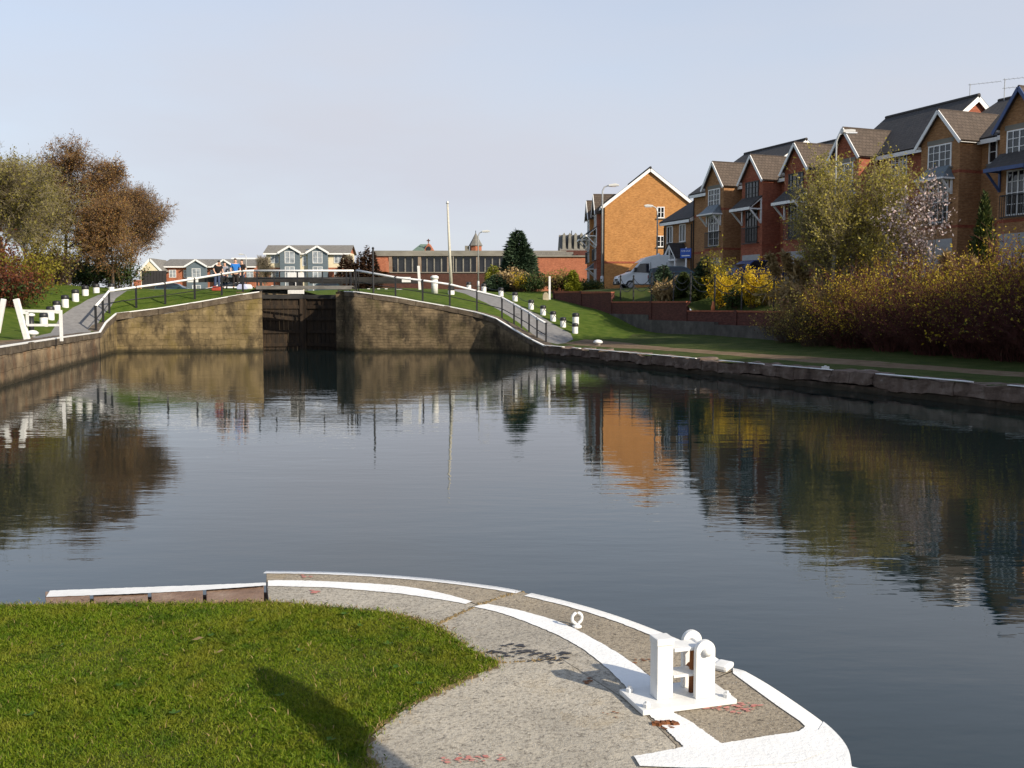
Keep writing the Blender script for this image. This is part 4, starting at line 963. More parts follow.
# walkway with white handrail in front of the beams
fb = thing('lock_footbridge', 'grey timber walkway over the gates with black posts and white top rail', 'footbridge', (-14.3, 56.45, 0))
dk = MB(); 
for j in range(4): dk.box(0, 5.35, -.3+j*.16, -.3+j*.16+.145, 3.58, 3.64)
dk.build('deck', grey_wood, fb)
fa = MB(); fa.box(0, 5.35, -.36, -.31, 3.44, 3.63); fa.build('fascia', grey_wood, fb)
jb = MB(); jb.box(-.1, 5.5, -.1, .1, 3.46, 3.575); jb.build('bearer_beam', black_wood, fb)
for x in (.05, 1.0, 2.3, 3.7, 5.05, 5.3):
    m = MB(); post_box(m, x, -.25, 3.64, 4.43, .075); m.build('post', black_paint, fb)
m = MB(); m.tube([(-.1, -.25, 4.475), (5.45, -.25, 4.475)], .055, 8); m.build('top_rail', worn_white, fb, True)
m = MB(); m.tube([(0, -.25, 4.05), (5.35, -.25, 4.05)], .03, 8); m.build('middle_rail', black_paint, fb, True)
# black and white gear cabinet beyond
pg = thing('paddle_gear', 'black and white paddle gear cabinet standing behind the lower gate walkway', 'paddle gear', (-13.25, 61.6, 3.2))
m = MB(); m.box(-.46, .46, -.2, .2, .06, .3); m.build('foot', white_paint, pg); m = MB(); m.box(-.3, .3, -.15, .15, -2.8, .059); m.build('stand', black_paint, pg); m = MB(); m.box(-.40, .40, -.18, .18, .3, .95); m.build('case', black_paint, pg)
m = MB(); m.box(-.46, .46, -.22, .22, .951, 1.36); m.build('head', white_paint, pg); m = MB(); m.tube([(.05, -.3, .55), (.05, -.3, .8)], .03, 6); m.tube([(.05, -.3, .55), (.05, -.18, .55)], .025, 6); m.build('crank', white_paint, pg)
# upper gates far side of the chamber
ug = thing('upper_gate', 'dark upper lock gate with white marked posts at the chamber end', 'lock gate', (-11.7, 80.5, 0))
m = MB(); m.box(-2.25, 2.25, -.2, .2, -1, 3.95); m.build('leaf', black_wood, ug); m = MB(); m.box(-4.5, 4.5, -.15, .15, 4.35, 4.7); m.build('balance_beam', black_wood, ug)
for x in (.25, 1.05, 1.65): m = MB(); m.box(x-.1, x+.1, -.35, -.21, 3.3, 3.95); m.build('white_post', white_paint, ug)
m = MB(); m.box(2.35, 3.1, -.3, .0, 3.55, 3.9); m.build('white_kerb', white_paint, ug)
# spindly metal lifting frame to the right heel
m = thing('gate_stay', 'thin black iron stays beside the right end of the gate walkway', 'iron frame', (-8.9, 57.3, 3.3))
q = MB()
for x in (-.35, -.1, .15): q.tube([(x, 0, 0), (x, 0, 1.15)], .03, 6)
q.build('uprights', black_paint, m); q = MB(); q.tube([(-.4, 0, 1.18), (.2, 0, 1.18)], .05, 6); q.build('head_bar', black_paint, m)

# ================================================================== railings
def railing(name, lab, pts, top_off, mid_off, ends=None):
    """pts: list of (base Vector, height)"""
    rt = thing(name, lab, 'railing', pts[0][0]); o = pts[0][0]
    for b, h in pts:
        m = MB(); b = b-o; m.box(b.x-.045, b.x+.045, b.y-.045, b.y+.045, b.z-.15, b.z+h-.03); m.box(b.x-.06, b.x+.06, b.y-.06, b.y+.06, b.z+h-.0295, b.z+h+.05); m.build('post', black_paint, rt)
    tp = [b-o+Vector((0, 0, h-.005)) for b, h in pts]
    if ends: tp.append(ends-o)
    m = MB(); m.tube(tp, .06, 8); m.build('top_rail', worn_white, rt, True)
    m = MB(); m.tube([b-o+Vector((0, 0, h*.47)) for b, h in pts], .024, 6); m.build('middle_rail', black_paint, rt, True)
    return rt
def rp_(px, py, D): return Vector(((px-512)/1000*D, D, zpy(py, D)))
rl_pts = [(rp_(96.6, 331, 48.9), 1.2), (rp_(104, 322.5, 51.2), 1.22), (rp_(110.5, 313.5, 53.6), 1.2), (rp_(137.5, 309.5, 54.9), 1.22), (rp_(166.5, 306, 55.4), 1.25), (rp_(196, 301.8, 55.9), 1.28), (rp_(223, 297, 56.3), 1.28), (rp_(244, 292.5, 56.6), 1.2)]
railing('railing', 'black posted railing with white top rail climbing the left wing wall', rl_pts, 0, 0, Vector((-14.4, 56.2, 4.475)))
rr_pts = [(rp_(357, 292, 56.9), 1.22), (rp_(396, 297.3, 55.8), 1.1), (rp_(423, 302.6, 55.6), 1.22), (rp_(450, 307, 55.6), 1.25), (rp_(477, 312, 55.4), 1.15), (rp_(502, 318.5, 55), 1.15), (rp_(514, 325, 54), 1.12), (rp_(521.5, 329.5, 53.2), 1.12), (rp_(529, 334, 52.3), 1.12), (rp_(537, 340, 51.3), 1.12), (rp_(546, 345.2, 50.3), 1.1)]
railing('railing', 'black posted railing with white top rail descending the right wing wall', rr_pts, 0, 0)

# ================================================================== bollards
wbol, bcap = white_paint, black_paint
def bollard_proto():
    r = empty('bollard')
    m = MB(); m.lathe([(.155, -.3), (.155, .0), (.155, .30), (.15, .335)], 16); m.build('post', wbol, r, True)
    m = MB(); m.lathe([(.165, .336), (.168, .36), (.168, .46), (.15, .50), (.09, .52), (.02, .525)], 16); m.build('cap', bcap, r, True); return r
bp = bollard_proto(); first = [True]
def bollard(loc, lab, s=1.0, grp='black capped white bollards up the ramp'):
    o = bp if first[0] else copy_tree(bp); first[0] = False
    o.location = loc; o.scale = (s, s, s); tag(o, lab, 'bollard', grp); return o
ordn = ['topmost', 'second', 'third', 'fourth', 'fifth', 'sixth', 'seventh', 'eighth', 'lowest']
for i, p in enumerate(bolR_w): bollard((p.x, p.y, gz(p.x, p.y)), f'{ordn[i]} black capped white bollard'+(' from the top' if 0 < i < 8 else '')+' along the right ramp', 1.05, 'bollards beside the right ramp')
for i, p in enumerate(bolL_w): bollard((p.x, p.y, gz(p.x, p.y)), f'{ordn[i] if i < 7 else ordn[8]} black capped white bollard'+(' from the top' if 0 < i < 7 else '')+' along the left ramp', 1.15, 'bollards beside the left ramp')
q = rp_(575.5, 327, 57.5); bollard((q.x, q.y, gz(q.x, q.y)), 'white bollard half hidden behind the lowest one of the right ramp', 1.2, 'bollards beside the right ramp')
chn = MB()
for a, b in zip(bolR_w, bolR_w[1:]):
    A = Vector((a.x, a.y, gz(a.x, a.y)+.42)); B = Vector((b.x, b.y, gz(b.x, b.y)+.42)); chn.tube([A.lerp(B, t)-Vector((0, 0, .14*4*t*(1-t))) for t in (0, .25, .5, .75, 1)], .018, 5)
tag(chn.build('bollard_chain', black_paint), 'dark chain linking the bollards of the right ramp', 'chain')
def white_bollard(loc, lab, h, r=.2, grp=None):
    o = thing('mooring_post', lab, 'mooring post', loc, group=grp)
    m = MB(); m.lathe([(r, -.2), (r, h*.72), (r*.8, h*.75)], 14); m.build('shaft', wbol, o, True)
    m = MB(); m.lathe([(r*.8, h*.751), (r*1.25, h*.78), (r*1.25, h*.92), (r*.7, h)], 14); m.build('head', wbol, o, True)
q = rp_(435, 291, 62); white_bollard((q.x, q.y, q.z), 'stout all white mooring post on the right lawn beside the tall pole', .95, .2)
# low white mooring blocks at the waterside
for (px_, py_, D, lab) in ((598, 346.5, 49.5, 'low white domed mooring block on the right towpath grass'), (33, 333.5, 41, 'low white domed mooring block beside the white barrier')):
    q = rp_(px_, py_, D); o = thing('mooring_block', lab, 'mooring block', (q.x, q.y, gz(q.x, q.y)))
    m = MB(); m.lathe([(.12, -.1), (.12, .08), (.22, .10), (.24, .16), (.16, .24), (.05, .27)], 14); m.build('dome', wbol, o, True)
# black post with white disc cap by the barrier
q = rp_(32, 321.5, 43); o = thing('capped_post', 'black post with flat white cap behind the white barrier', 'post', (q.x, q.y, gz(q.x, q.y)))
m = MB(); m.lathe([(.11, -.1), (.11, .76)], 12); m.build('shaft', black_paint, o, True); m = MB(); m.lathe([(.15, .761), (.17, .80), (.15, .86), (.05, .89)], 12); m.build('cap', wbol, o, True)
# white barrier on the left quay
D = 38.2
def lb(px_, py_): return Vector(((px_-512)/1000*D, D, zpy(py_, D)))
o_ = lb(27, 338); br = thing('white_barrier', 'white timber barrier with a leaning post and two rails on the left quay', 'barrier', o_)
z = lambda a: a-o_
m = MB(); m.bar(z(lb(27.5, 339.5)), z(lb(17.8, 299)), .2, .16, up=Vector((0, 1, 0))); m.build('leaning_post', white_paint, br, bevel=.02)
m = MB(); m.bar(z(lb(22, 310.8)), z(lb(62, 311.5)), .09, .1); m.build('upper_rail', white_paint, br)
m = MB(); m.bar(z(lb(28, 325)), z(lb(61.5, 325)), .08, .09); m.build('lower_rail', white_paint, br)
m = MB(); m.bar(z(lb(61.8, 341)), z(lb(61.8, 310)), .09, .1, up=Vector((0, 1, 0))); m.build('end_post', white_paint, br)
m = MB(); m.bar(z(lb(28.3, 325)), z(lb(28.3, 311)), .08, .09, up=Vector((0, 1, 0))); m.build('short_post', white_paint, br)
m = MB(); m.box(-.28, .1, -.05, .05, -.04, .06, M=Matrix.Translation(z(lb(27.5, 313)))); m.build('bracket', white_paint, br)
m2 = thing('white_barrier', 'white leaning timber post cut by the left frame edge', 'barrier', lb(-4, 331))
o2 = lb(-4, 331); m = MB(); m.bar(lb(-2, 333)-o2, lb(5.5, 299)-o2, .17, .14, up=Vector((0, 1, 0))); m.build('leaning_post', white_paint, m2, bevel=.02)
m = MB(); m.bar(lb(-30, 309.5)-o2, lb(3, 309.5)-o2, .09, .1); m.build('upper_rail', white_paint, m2)
# tall pole, sign pole
q = rp_(451.5, 294, 62); pz = gz(q.x, q.y); po = thing('tall_pole', 'tall slim pale pole with black and white foot on the right lawn', 'pole', (q.x, q.y, pz))
ht = zpy(203.5, 62)-pz; lean = (448.2-451.5)/1000*62
m = MB(); m.tube([(0, 0, .5), (lean*.5, 0, ht*.5), (lean, 0, ht-.1)], [.11, .085, .06], 10); m.build('shaft', plain('pale_pole', (.46, .44, .37), .6), po, True)
m = MB(); m.lathe([(.085, 0), (.1, .04), (.05, .16)], 8, (lean, 0, ht-.1)); m.build('tip', steel, po)
m = MB(); m.lathe([(.2, -.2), (.2, .22)], 12); m.build('white_foot', white_paint, po); m = MB(); m.lathe([(.19, .221), (.19, .5)], 12); m.build('black_collar', black_paint, po)
q = rp_(374, 293, 56.4); po = thing('slim_post', 'slim black iron post rising above the right railing', 'post', (q.x, q.y, q.z-.1))
m = MB(); m.tube([(0, 0, 0), (0, 0, 2.55)], .055, 8); m.build('shaft', black_paint, po); m = MB(); m.lathe([(.07, 2.55), (.075, 2.6), (.03, 2.66)], 8); m.build('finial', black_paint, po)
q = rp_(420.5, 287, 66); po = thing('white_stake', 'short white stake behind the right railing', 'stake', (q.x, q.y, 3.4)); m = MB(); m.bar((0, 0, 0), (-.1, 0, 1.75), .16, .1, up=Vector((0, 1, 0))); m.build('shaft', white_paint, po)
q = rp_(549.5, 291, 69); po = thing('white_stake', 'white stake beside the upright stone on the right lawn', 'stake', (q.x, q.y, gz(q.x, q.y))); m = MB(); m.bar((0, 0, 0), (0, 0, 1.6), .13, .1, up=Vector((0, 1, 0))); m.build('shaft', white_paint, po)
q = rp_(545.5, 291, 68.5); m = MB(); m.prism([(-.2, -.1), (.2, -.1), (.19, .35), (.08, .5), (-.1, .48), (-.2, .3)], 'y', -.14, .14); o = m.build('upright_stone', rough_mat('pale_stone', [(.3, (.30, .25, .17)), (.7, (.45, .39, .28))], 4, .9, .02), loc=(q.x, q.y, gz(q.x, q.y)), bevel=.03); tag(o, 'squat pale upright stone on the right lawn below the shrubs', 'stone')
# litter
q = W(7.2, 4.3); q = G(825.5, 364.5, .68); m = MB(); m.box(-.11, .11, -.05, .05, 0, .09); m.box(-.03, .03, -.035, .035, .09, .115); tag(m.build('drinks_carton', white_paint, loc=(q.x, q.y, gz(q.x, q.y)+.01), bevel=.01), 'white carton of litter lying on the right towpath', 'litter')
# ================================================================== building materials
brk_buff = brick_mat('buff_brick', (.31, .155, .068), (.42, .22, .10), (.30, .24, .16))
brk_org = brick_mat('orange_brick', (.42, .19, .058), (.54, .265, .09), (.44, .31, .18))
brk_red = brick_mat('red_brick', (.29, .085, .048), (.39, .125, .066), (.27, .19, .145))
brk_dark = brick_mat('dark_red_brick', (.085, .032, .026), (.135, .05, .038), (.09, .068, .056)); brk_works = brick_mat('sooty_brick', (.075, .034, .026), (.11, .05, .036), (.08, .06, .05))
brk_red2 = brick_mat('pale_red_brick', (.34, .11, .06), (.46, .17, .09), (.30, .22, .17))
roof_dark = tile_mat('dark_roof_tile', (.035, .033, .035), (.055, .05, .05)); roof_brown = tile_mat('brown_roof_tile', (.058, .043, .034), (.09, .067, .053)); roof_grey = tile_mat('grey_roof_tile', (.15, .14, .13), (.20, .19, .18))
lead = rough_mat('lead_sheet', [(.3, (.10, .125, .145)), (.7, (.16, .19, .21))], 4, .55, .003)
band_red = brick_mat('red_band_brick', (.28, .07, .04), (.38, .11, .06), (.26, .17, .12))
render_cream = rough_mat('cream_render', [(.3, (.60, .52, .36)), (.7, (.70, .62, .45))], 2, .9, .002); render_blue = rough_mat('grey_blue_cladding', [(.3, (.095, .125, .15)), (.7, (.13, .165, .19))], 2, .8, .002, stretch=(.2, .2, 8))
white_trim = plain('white_timber', (.76, .76, .75), .5, .4, 0, .05); blue_trim = plain('blue_timber', (.05, .085, .20), .5)
conc = rough_mat('stained_concrete', [(.25, (.04, .037, .033)), (.5, (.075, .068, .06)), (.8, (.13, .12, .105))], 1.8, .9, .015, 14, stain=((.33, .32, .30), 2.2, .72, (3, 3, .6)))
conc_pale = rough_mat('pale_concrete', [(.25, (.14, .13, .11)), (.7, (.26, .245, .21))], .8, .9, .01, stretch=(.6, .6, 1.5))

def MM(ox, oy, oz, a, n): return Matrix(((a[0], n[0], 0, ox), (a[1], n[1], 0, oy), (0, 0, 1, oz), (0, 0, 0, 1)))
def front(x, y, z): return MM(x, y, z, (1, 0), (0, -1))
def near(x, y, z): return MM(x, y, z, (0, 1), (1, 0))
def left(x, y, z): return MM(x, y, z, (0, -1), (-1, 0))
def win(par, M, w, h, cols, rows, fm=None, gm=None, sill=None, name='window', mid=None):
    fm = fm or upvc; gm = gm or dglass
    p = MB(); p.box(-w/2+.02, w/2-.02, -.02, .012, .02, h-.02, M=M); o = p.build(name, gm, par)
    f = MB(); t = .065
    f.box(-w/2, w/2, -.02, .05, 0, t, M=M); f.box(-w/2, w/2, -.02, .05, h-t, h, M=M); f.box(-w/2, -w/2+t, -.02, .049, t, h-t, M=M); f.box(w/2-t, w/2, -.02, .049, t, h-t, M=M)
    for c in range(1, cols): x = -w/2+w*c/cols; k_ = .03 if (mid and c % mid == 0) or not mid else .014; f.box(x-k_, x+k_, .0, .046, t, h-t, M=M)
    for r in range(1, rows): z = h*r/rows; f.box(-w/2+t, w/2-t, .0, .042, z-.014, z+.014, M=M)
    f.build('frame', fm, o)
    if sill: s = MB(); s.box(-w/2-.08, w/2+.08, -.02, .11, -.085, -.005, M=M); s.build('sill', sill, o)
    return o
def juliet(par, M, w, h):
    b = MB(); b.box(-w/2, w/2, .18, .22, h-.05, h, M=M); b.box(-w/2, w/2, .18, .22, 0, .05, M=M); n = int(w/.12)
    for i in range(n+1): x = -w/2+w*i/n; b.box(x-.012, x+.012, .19, .21, .05, h-.05, M=M)
    for s in (-1, 1): b.box(s*w/2-.02, s*w/2+.02, 0, .18, h-.05, h, M=M); b.box(s*w/2-.02, s*w/2+.02, 0, .18, 0, .05, M=M)
    return b.build('balcony_rail', black_paint, par)
def lead_canopy(par, M, w, h, pr, m=None):
    b = MB(); P = [Vector(q) for q in ((-w/2, 0, 0), (w/2, 0, 0), (w/2, pr, 0), (-w/2, pr, 0), (-w*.36, 0, h), (w*.36, 0, h), (w*.36, .06, h), (-w*.36, .06, h))]
    Q = [Vector(q) for q in ((-w/2, 0, 0), (w/2, 0, 0), (w/2, pr, 0), (-w/2, pr, 0), (-w*.43, 0, h*.35), (w*.43, 0, h*.35), (w*.43, pr*.62, h*.35), (-w*.43, pr*.62, h*.35))]
    b.hexa([M @ q for q in Q]); P[0:4] = [Vector((q.x, q.y, q.z+.004)) for q in Q[4:]]; b.hexa([M @ q for q in P]); o = b.build('canopy', m or lead, par)
    s = MB(); s.box(-w/2-.03, w/2+.03, 0, pr+.03, -.09, -.004, M=M); s.build('fascia', white_trim, o)
    for x in (-w/2+.12, w/2-.12): k_ = MB(); k_.bar(M @ Vector((x, .05, -.75)), M @ Vector((x, pr-.1, -.12)), .09, .09); k_.bar(M @ Vector((x, .05, -.8)), M @ Vector((x, .05, -.1)), .09, .08, up=Vector((0, 1, 0))); k_.build('bracket', white_trim, o)
    return o
def tile_canopy(par, M, w, h, pr, trim, rm):
    b = MB(); b.slab(*[M @ Vector(q) for q in ((-w/2, pr, 0), (w/2, pr, 0), (w/2, 0, h), (-w/2, 0, h))], .07); o = b.build('canopy', rm, par)
    f = MB(); f.box(-w/2-.02, w/2+.02, pr+.002, pr+.035, -.17, .0, M=M); f.build('fascia', trim, o)
    for x in (-w/2+.06, w/2-.06):
        k_ = MB(); k_.bar(M @ Vector((x, .02, h-.12)), M @ Vector((x, pr, -.08)), .09, .12); k_.bar(M @ Vector((x, .04, -.95)), M @ Vector((x, pr-.06, -.12)), .08, .09); k_.bar(M @ Vector((x, .04, -1.0)), M @ Vector((x, .04, h-.15)), .09, .09, up=Vector((0, 1, 0))); k_.bar(M @ Vector((x, .0, -.1)), M @ Vector((x, pr, -.1)), .07, .09); k_.build('bracket', trim, o)
    return o
GR = 3.75
garage_m = plain('garage_door_paint', (.30, .30, .30), .5)
def row_house(lab, u0, u1, eave, ridge, d, brick, roof, bays=(), wins=(), near_wins=(), verge=True, far_verge=False, chimney=None, bands=(2.55, 5.2), z0=GR, vf=20.0, name='brick_house', extra=None, loc=None, rot=None):
    L = u1-u0; o = loc or W(u0, vf, z0); root = thing(name, lab, 'house', o, ROW_ROT if rot is None else rot, 'brick houses above the towpath')
    m = MB(); m.prism([(0, -.6), (d, -.6), (d, eave), (d/2, ridge), (0, eave)], 'x', 0.01, L-.01); m.build('wall', brick, root)
    sl_ = (ridge-eave)/(d/2); ov = .32; v0 = -.02 if not far_verge else -.18; v1 = L+.02 if not verge else L+.18
    r = MB(); t = .10
    r.slab((v0, -ov, eave-ov*sl_+.14), (v1, -ov, eave-ov*sl_+.14), (v1, d/2, ridge+.14), (v0, d/2, ridge+.14), t); r.slab((v1, d+ov, eave-ov*sl_+.14), (v0, d+ov, eave-ov*sl_+.14), (v0, d/2, ridge+.14), (v1, d/2, ridge+.14), t); rf = r.build('roof', roof, root)
    r = MB(); r.tube([(v0, d/2, ridge+.13), (v1, d/2, ridge+.13)], .11, 8); r.build('ridge_tiles', roof, rf)
    # fascia and gutter cut where the bays stand
    f = MB(); cuts = sorted((b['x']-b['hw']-.02, b['x']+b['hw']+.02) for b in bays); x = 0
    for a, b in cuts+[(L, L)]:
        if a-x > .1: f = MB(); f.box(x, a, -ov-.03, -ov+.0, eave-ov*sl_-.16, eave-ov*sl_+.05); f.build('fascia', white_trim, root)
        x = b
    for e, on in ((L, verge), (0, far_verge)):
        if on:
            b = MB(); s = 1 if e else -1; xx = e+s*.16
            for y in (-ov, d+ov): b.bar((xx, y, eave-ov*sl_-.04), (xx, d/2, ridge-.05), .05, .24)
            b.build('bargeboard', white_trim, root)
    if chimney:
        c = MB(); c.box(chimney-.35, chimney+.35, d/2-.3, d/2+.3, ridge-.3, ridge+.75); ck = c.build('chimney', brick, rf); c = MB(); c.lathe([(.12, 0), (.1, .35)], 10, (chimney, d/2, ridge+.751)); c.build('chimney_pot', band_red, ck)
    for bz in bands:
        b = MB(); xs0 = 0
        b.box(.02, L+.006, -.012, .05, bz, bz+.16)
        if verge: b.box(L-.06, L+.006, .05, d-.01, bz, bz+.16)
        b.build('brick_band', band_red, root)
    for (x, z, w_, h_, c_, r_) in wins: win(root, front(x, 0, z), w_, h_, c_, r_, sill=conc_pale)
    for (y, z, w_, h_, c_, r_) in near_wins: win(root, near(L-.01, y, z), w_, h_, c_, r_, sill=conc_pale)
    for b in bays:
        x, hw, pr, be, ba = b['x'], b['hw'], b['pr'], b['eave'], b['apex']; bm_ = b.get('brick', brick); rm = b.get('roof', roof_brown); tr = b.get('trim', white_trim)
        w_ = MB(); w_.prism([(x-hw, -.6), (x+hw, -.6), (x+hw, be), (x, ba), (x-hw, be)], 'y', -pr, .25); bw = w_.build('gabled_bay', bm_, root)
        yb = min(d/2, max(.6, (ba-eave)/sl_+.25)); bs = (ba-be)/hw; o_ = .22; r = MB(); yf = -pr-.22
        r.slab((x-hw-o_, yb, be-o_*bs+.13), (x-hw-o_, yf, be-o_*bs+.13), (x, yf, ba+.13), (x, yb, ba+.13), .09); r.slab((x+hw+o_, yf, be-o_*bs+.13), (x+hw+o_, yb, be-o_*bs+.13), (x, yb, ba+.13), (x, yf, ba+.13), .09)
        r.build('bay_roof', rm, bw); g = MB()
        for s in (-1, 1): g.bar((x+s*(hw+o_), yf-.025, be-o_*bs+.0), (x, yf-.025, ba-.0), .05, .16)
        g.build('bargeboard', tr, bw); g = MB()
        for s in (-1, 1): g = MB(); g.box(x+s*(hw+.1)-.03, x+s*(hw+.1)+.03, yf+.06, 0, be-.22, be-.06); g.build('fascia', white_trim, bw)
        fw_ = dframe if b.get('dark') else upvc
        win(root, front(x, -pr, b.get('wz', 5.55)), min(1.5, hw*1.25), 1.15, 4, 3, fw_, sill=conc_pale if not b.get('dark') else None, mid=2)
        l_ = MB(); l_.box(x-.85, x+.85, -pr-.012, -pr+.05, 6.73, 6.95); l_.build('lintel', conc_pale if not b.get('dark') else band_red, bw)
        win(root, front(x, -pr, 2.85), 1.25, 2.05, 4, 4, fw_, name='french_window', mid=2); juliet(root, front(x, -pr, 2.75), 1.65, 1.05)
        for bz in bands: q = MB(); q.box(x-hw-.008, x+hw+.008, -pr-.008, -.02, bz, bz+.14); q.build('brick_band', band_red, bw)
        (lead_canopy(root, front(x, -pr, 5.0), 1.9, .62, .75) if b['canopy'] == 'lead' else tile_canopy(root, front(x, -pr, 4.98), 2.15, .75, .95, tr if b.get('trim') else white_trim, roof_dark))
        # ground floor: garage or window under a brick arch, and a door with its own small roof
        gd = MB(); gd.box(-.95, .95, -.02, .02, -.1, 2.05, M=front(x, -pr, 0))
        for j in range(5): gd.box(-.9, .9, .02, .03, .1+j*.38, .42+j*.38, M=front(x, -pr, 0))
        gd.build('garage_door', garage_m, root)
        dx = x+hw+.85
        if dx+.5 < L:
            dr = MB(); dr.box(-.45, .45, -.02, .03, -.1, 2.0, M=front(dx, 0, 0)); q = dr.build('door', b.get('door', blue_trim), root); q2 = MB(); q2.box(.3, .34, .03, .08, .9, 1.05, M=front(dx, 0, 0)); q2.build('handle', steel, q)
            lead_canopy(root, front(dx, 0, 2.2), 1.5, .7, .9, roof_dark if b.get('dark') else lead)
    dp = MB(); dp.tube([(.14, -.05, eave-.45), (.14, -.05, -.3)], .045, 6); dp.build('downpipe', black_paint, root)
    if verge: dp = MB(); dp.tube([(L-.12, -.05, eave-.45), (L-.12, -.05, -.3)], .045, 6); dp.build('downpipe', black_paint, root)
    if extra: extra(root, L)
    return root
B = lambda u, u0, **k: dict(dict(x=u-u0, hw=1.12, pr=1.4, eave=6.95, apex=8.45, canopy='lead'), **k)
def porch(root, L):
    x = 2.9; M = front(x, 0, 0)
    p = MB()
    for s in (-1, 1): p.box(s*.75-.06, s*.75+.06, 1.1, 1.22, -.3, 2.1, M=M)
    p.box(-.9, .9, 1.08, 1.24, 2.1, 2.25, M=M); p.bar(M @ Vector((-.9, 1.2, 2.25)), M @ Vector((0, 1.2, 3.25)), .1, .13); p.bar(M @ Vector((.9, 1.2, 2.25)), M @ Vector((0, 1.2, 3.25)), .1, .13); p.bar(M @ Vector((0, 1.2, 2.25)), M @ Vector((0, 1.2, 3.1)), .09, .09, up=Vector((1, 0, 0)))
    p.build('porch_frame', white_trim, root)
    r = MB(); r.slab(*[M @ Vector(q) for q in ((-1.0, 1.3, 2.26), (-1.0, 0, 2.26), (0, 0, 3.4), (0, 1.3, 3.4))], .07); r.slab(*[M @ Vector(q) for q in ((1.0, 0, 2.26), (1.0, 1.3, 2.26), (0, 1.3, 3.4), (0, 0, 3.4))], .07); r.build('porch_roof', roof_dark, root)
    b = MB(); b.prism([(-.95, .0), (-.7, .55), (.7, .55), (.95, 0)], 'z', 0, 2.1, M=front(1.2, 0, 0)); bb = b.build('bow_window', white_trim, root)
    win(bb, front(1.2, -.55, .8), 1.3, 1.2, 3, 2)
    d_ = MB(); d_.box(-.45, .45, -.02, .03, -.1, 2.0, M=front(x, 0, 0)); d_.build('door', white_trim, root)
row_house('orange brick end house with a broad sunlit blank gable and two small windows', 0, 11.5, 7.4, 10.4, 7.7, brk_org, roof_dark, [B(9.2, 0, brick=brk_red, canopy='tile', pr=.5), B(4.0, 0, canopy='tile', pr=.5)], [], [(4.8, 6.3, .62, .95, 2, 2), (4.8, 3.85, .62, .95, 2, 2)], far_verge=True, bands=(2.45,), loc=Vector((7.9-.46, 97.5, GR)), rot=math.atan2(-1, .04))
row_house('low two storey brown brick house with white porch beside the parked van', -22.8, -18.66, 5.25, 7.9, 9, brk_buff, roof_dark, [], [(.95, 3.55, .85, 1.3, 2, 1), (2.75, 3.55, .85, 1.3, 2, 1)], [], far_verge=True, bands=(2.5,), extra=porch)
row_house('brown brick house with white windows and lead canopy next to the low porch house', -18.64, -11.85, 6.95, 9.95, 9, brk_buff, roof_dark, [B(-13.75, -18.64)], [(2.0, .8, 1.1, 1.2, 2, 2)], far_verge=True)
row_house('first red brick house with dark framed windows and tiled canopy', -11.6, -7.22, 6.9, 9.4, 9, brk_red, roof_dark, [B(-9.42, -11.6, apex=8.3, canopy='tile', dark=True, eave=6.85)], verge=False, far_verge=True)
row_house('second red brick house with dark framed windows beside the willow', -7.20, -2.85, 6.9, 9.4, 9, brk_red, roof_dark, [B(-5.0, -7.2, apex=8.4, canopy='tile', dark=True)], verge=True)
row_house('red brick house with white windows and sunlit end gable behind the yellow willow', -2.8, 3.86, 7.15, 9.75, 6.6, brk_red, roof_dark, [B(-.73, -2.8, apex=8.58, eave=7.1)], [(4.75, 5.75, 1.15, 1.1, 4, 3), (4.75, 3.6, 1.2, 1.45, 4, 3)])
row_house('brown brick house with white bargeboards behind the dark cypress', 4.4, 8.64, 6.9, 9.5, 9, brk_buff, roof_dark, [B(6.2, 4.4, hw=1.25, apex=8.3, eave=6.85)], [(3.75, 5.6, .5, 1.1, 1, 2)], verge=False, far_verge=True)
row_house('brown brick house with blue bargeboards at the right frame edge', 8.66, 13.3, 6.95, 9.6, 9, brk_buff, roof_dark, [B(10.9, 8.66, apex=8.5, canopy='tile', trim=blue_trim)], verge=True)
row_house('red brick house standing off the right side of the view', 14.2, 19.2, 6.95, 9.8, 9, brk_red, roof_dark, [B(16.4, 14.2)], far_verge=True)
row_house('brown brick house two doors off the right side of the view', 19.22, 24.4, 6.95, 9.8, 9, brk_buff, roof_dark, [B(21.6, 19.22, canopy='tile')])
row_house('last red brick house of the row, far off the right side', 25.2, 31, 6.95, 9.8, 9, brk_red, roof_dark, [B(27.6, 25.2)], far_verge=True)
def antenna(lab, u, v, z, kind):
    o = thing('tv_aerial', lab, 'aerial', W(u, v, z)); m = MB(); m.tube([(0, 0, -.5), (0, 0, 1.25 if kind else 1.0)], .022, 6); m.build('mast', steel, o)
    m = MB(); a = R(-15)
    for k_, zz in enumerate((1.2, .75) if kind else (.95,)):
        L = 1.5; d = Vector((math.cos(a), math.sin(a), .06)); e = Vector((-math.sin(a), math.cos(a), 0)); p = Vector((0, 0, zz)); m.tube([p-d*.1, p+d*L], .014, 5)
        for j in range(8): q = p+d*(L*j/7); m.tube([q-e*.2-Vector((0, 0, .09)), q+e*.2+Vector((0, 0, .09))], .008, 4)
    m.build('array', steel, o)
antenna('single armed television aerial on the red house ridge', 3.4, 23.3, 13.35, 0); antenna('double armed television aerial on the brown house roof', 4.65, 24.4, 13.2, 1)

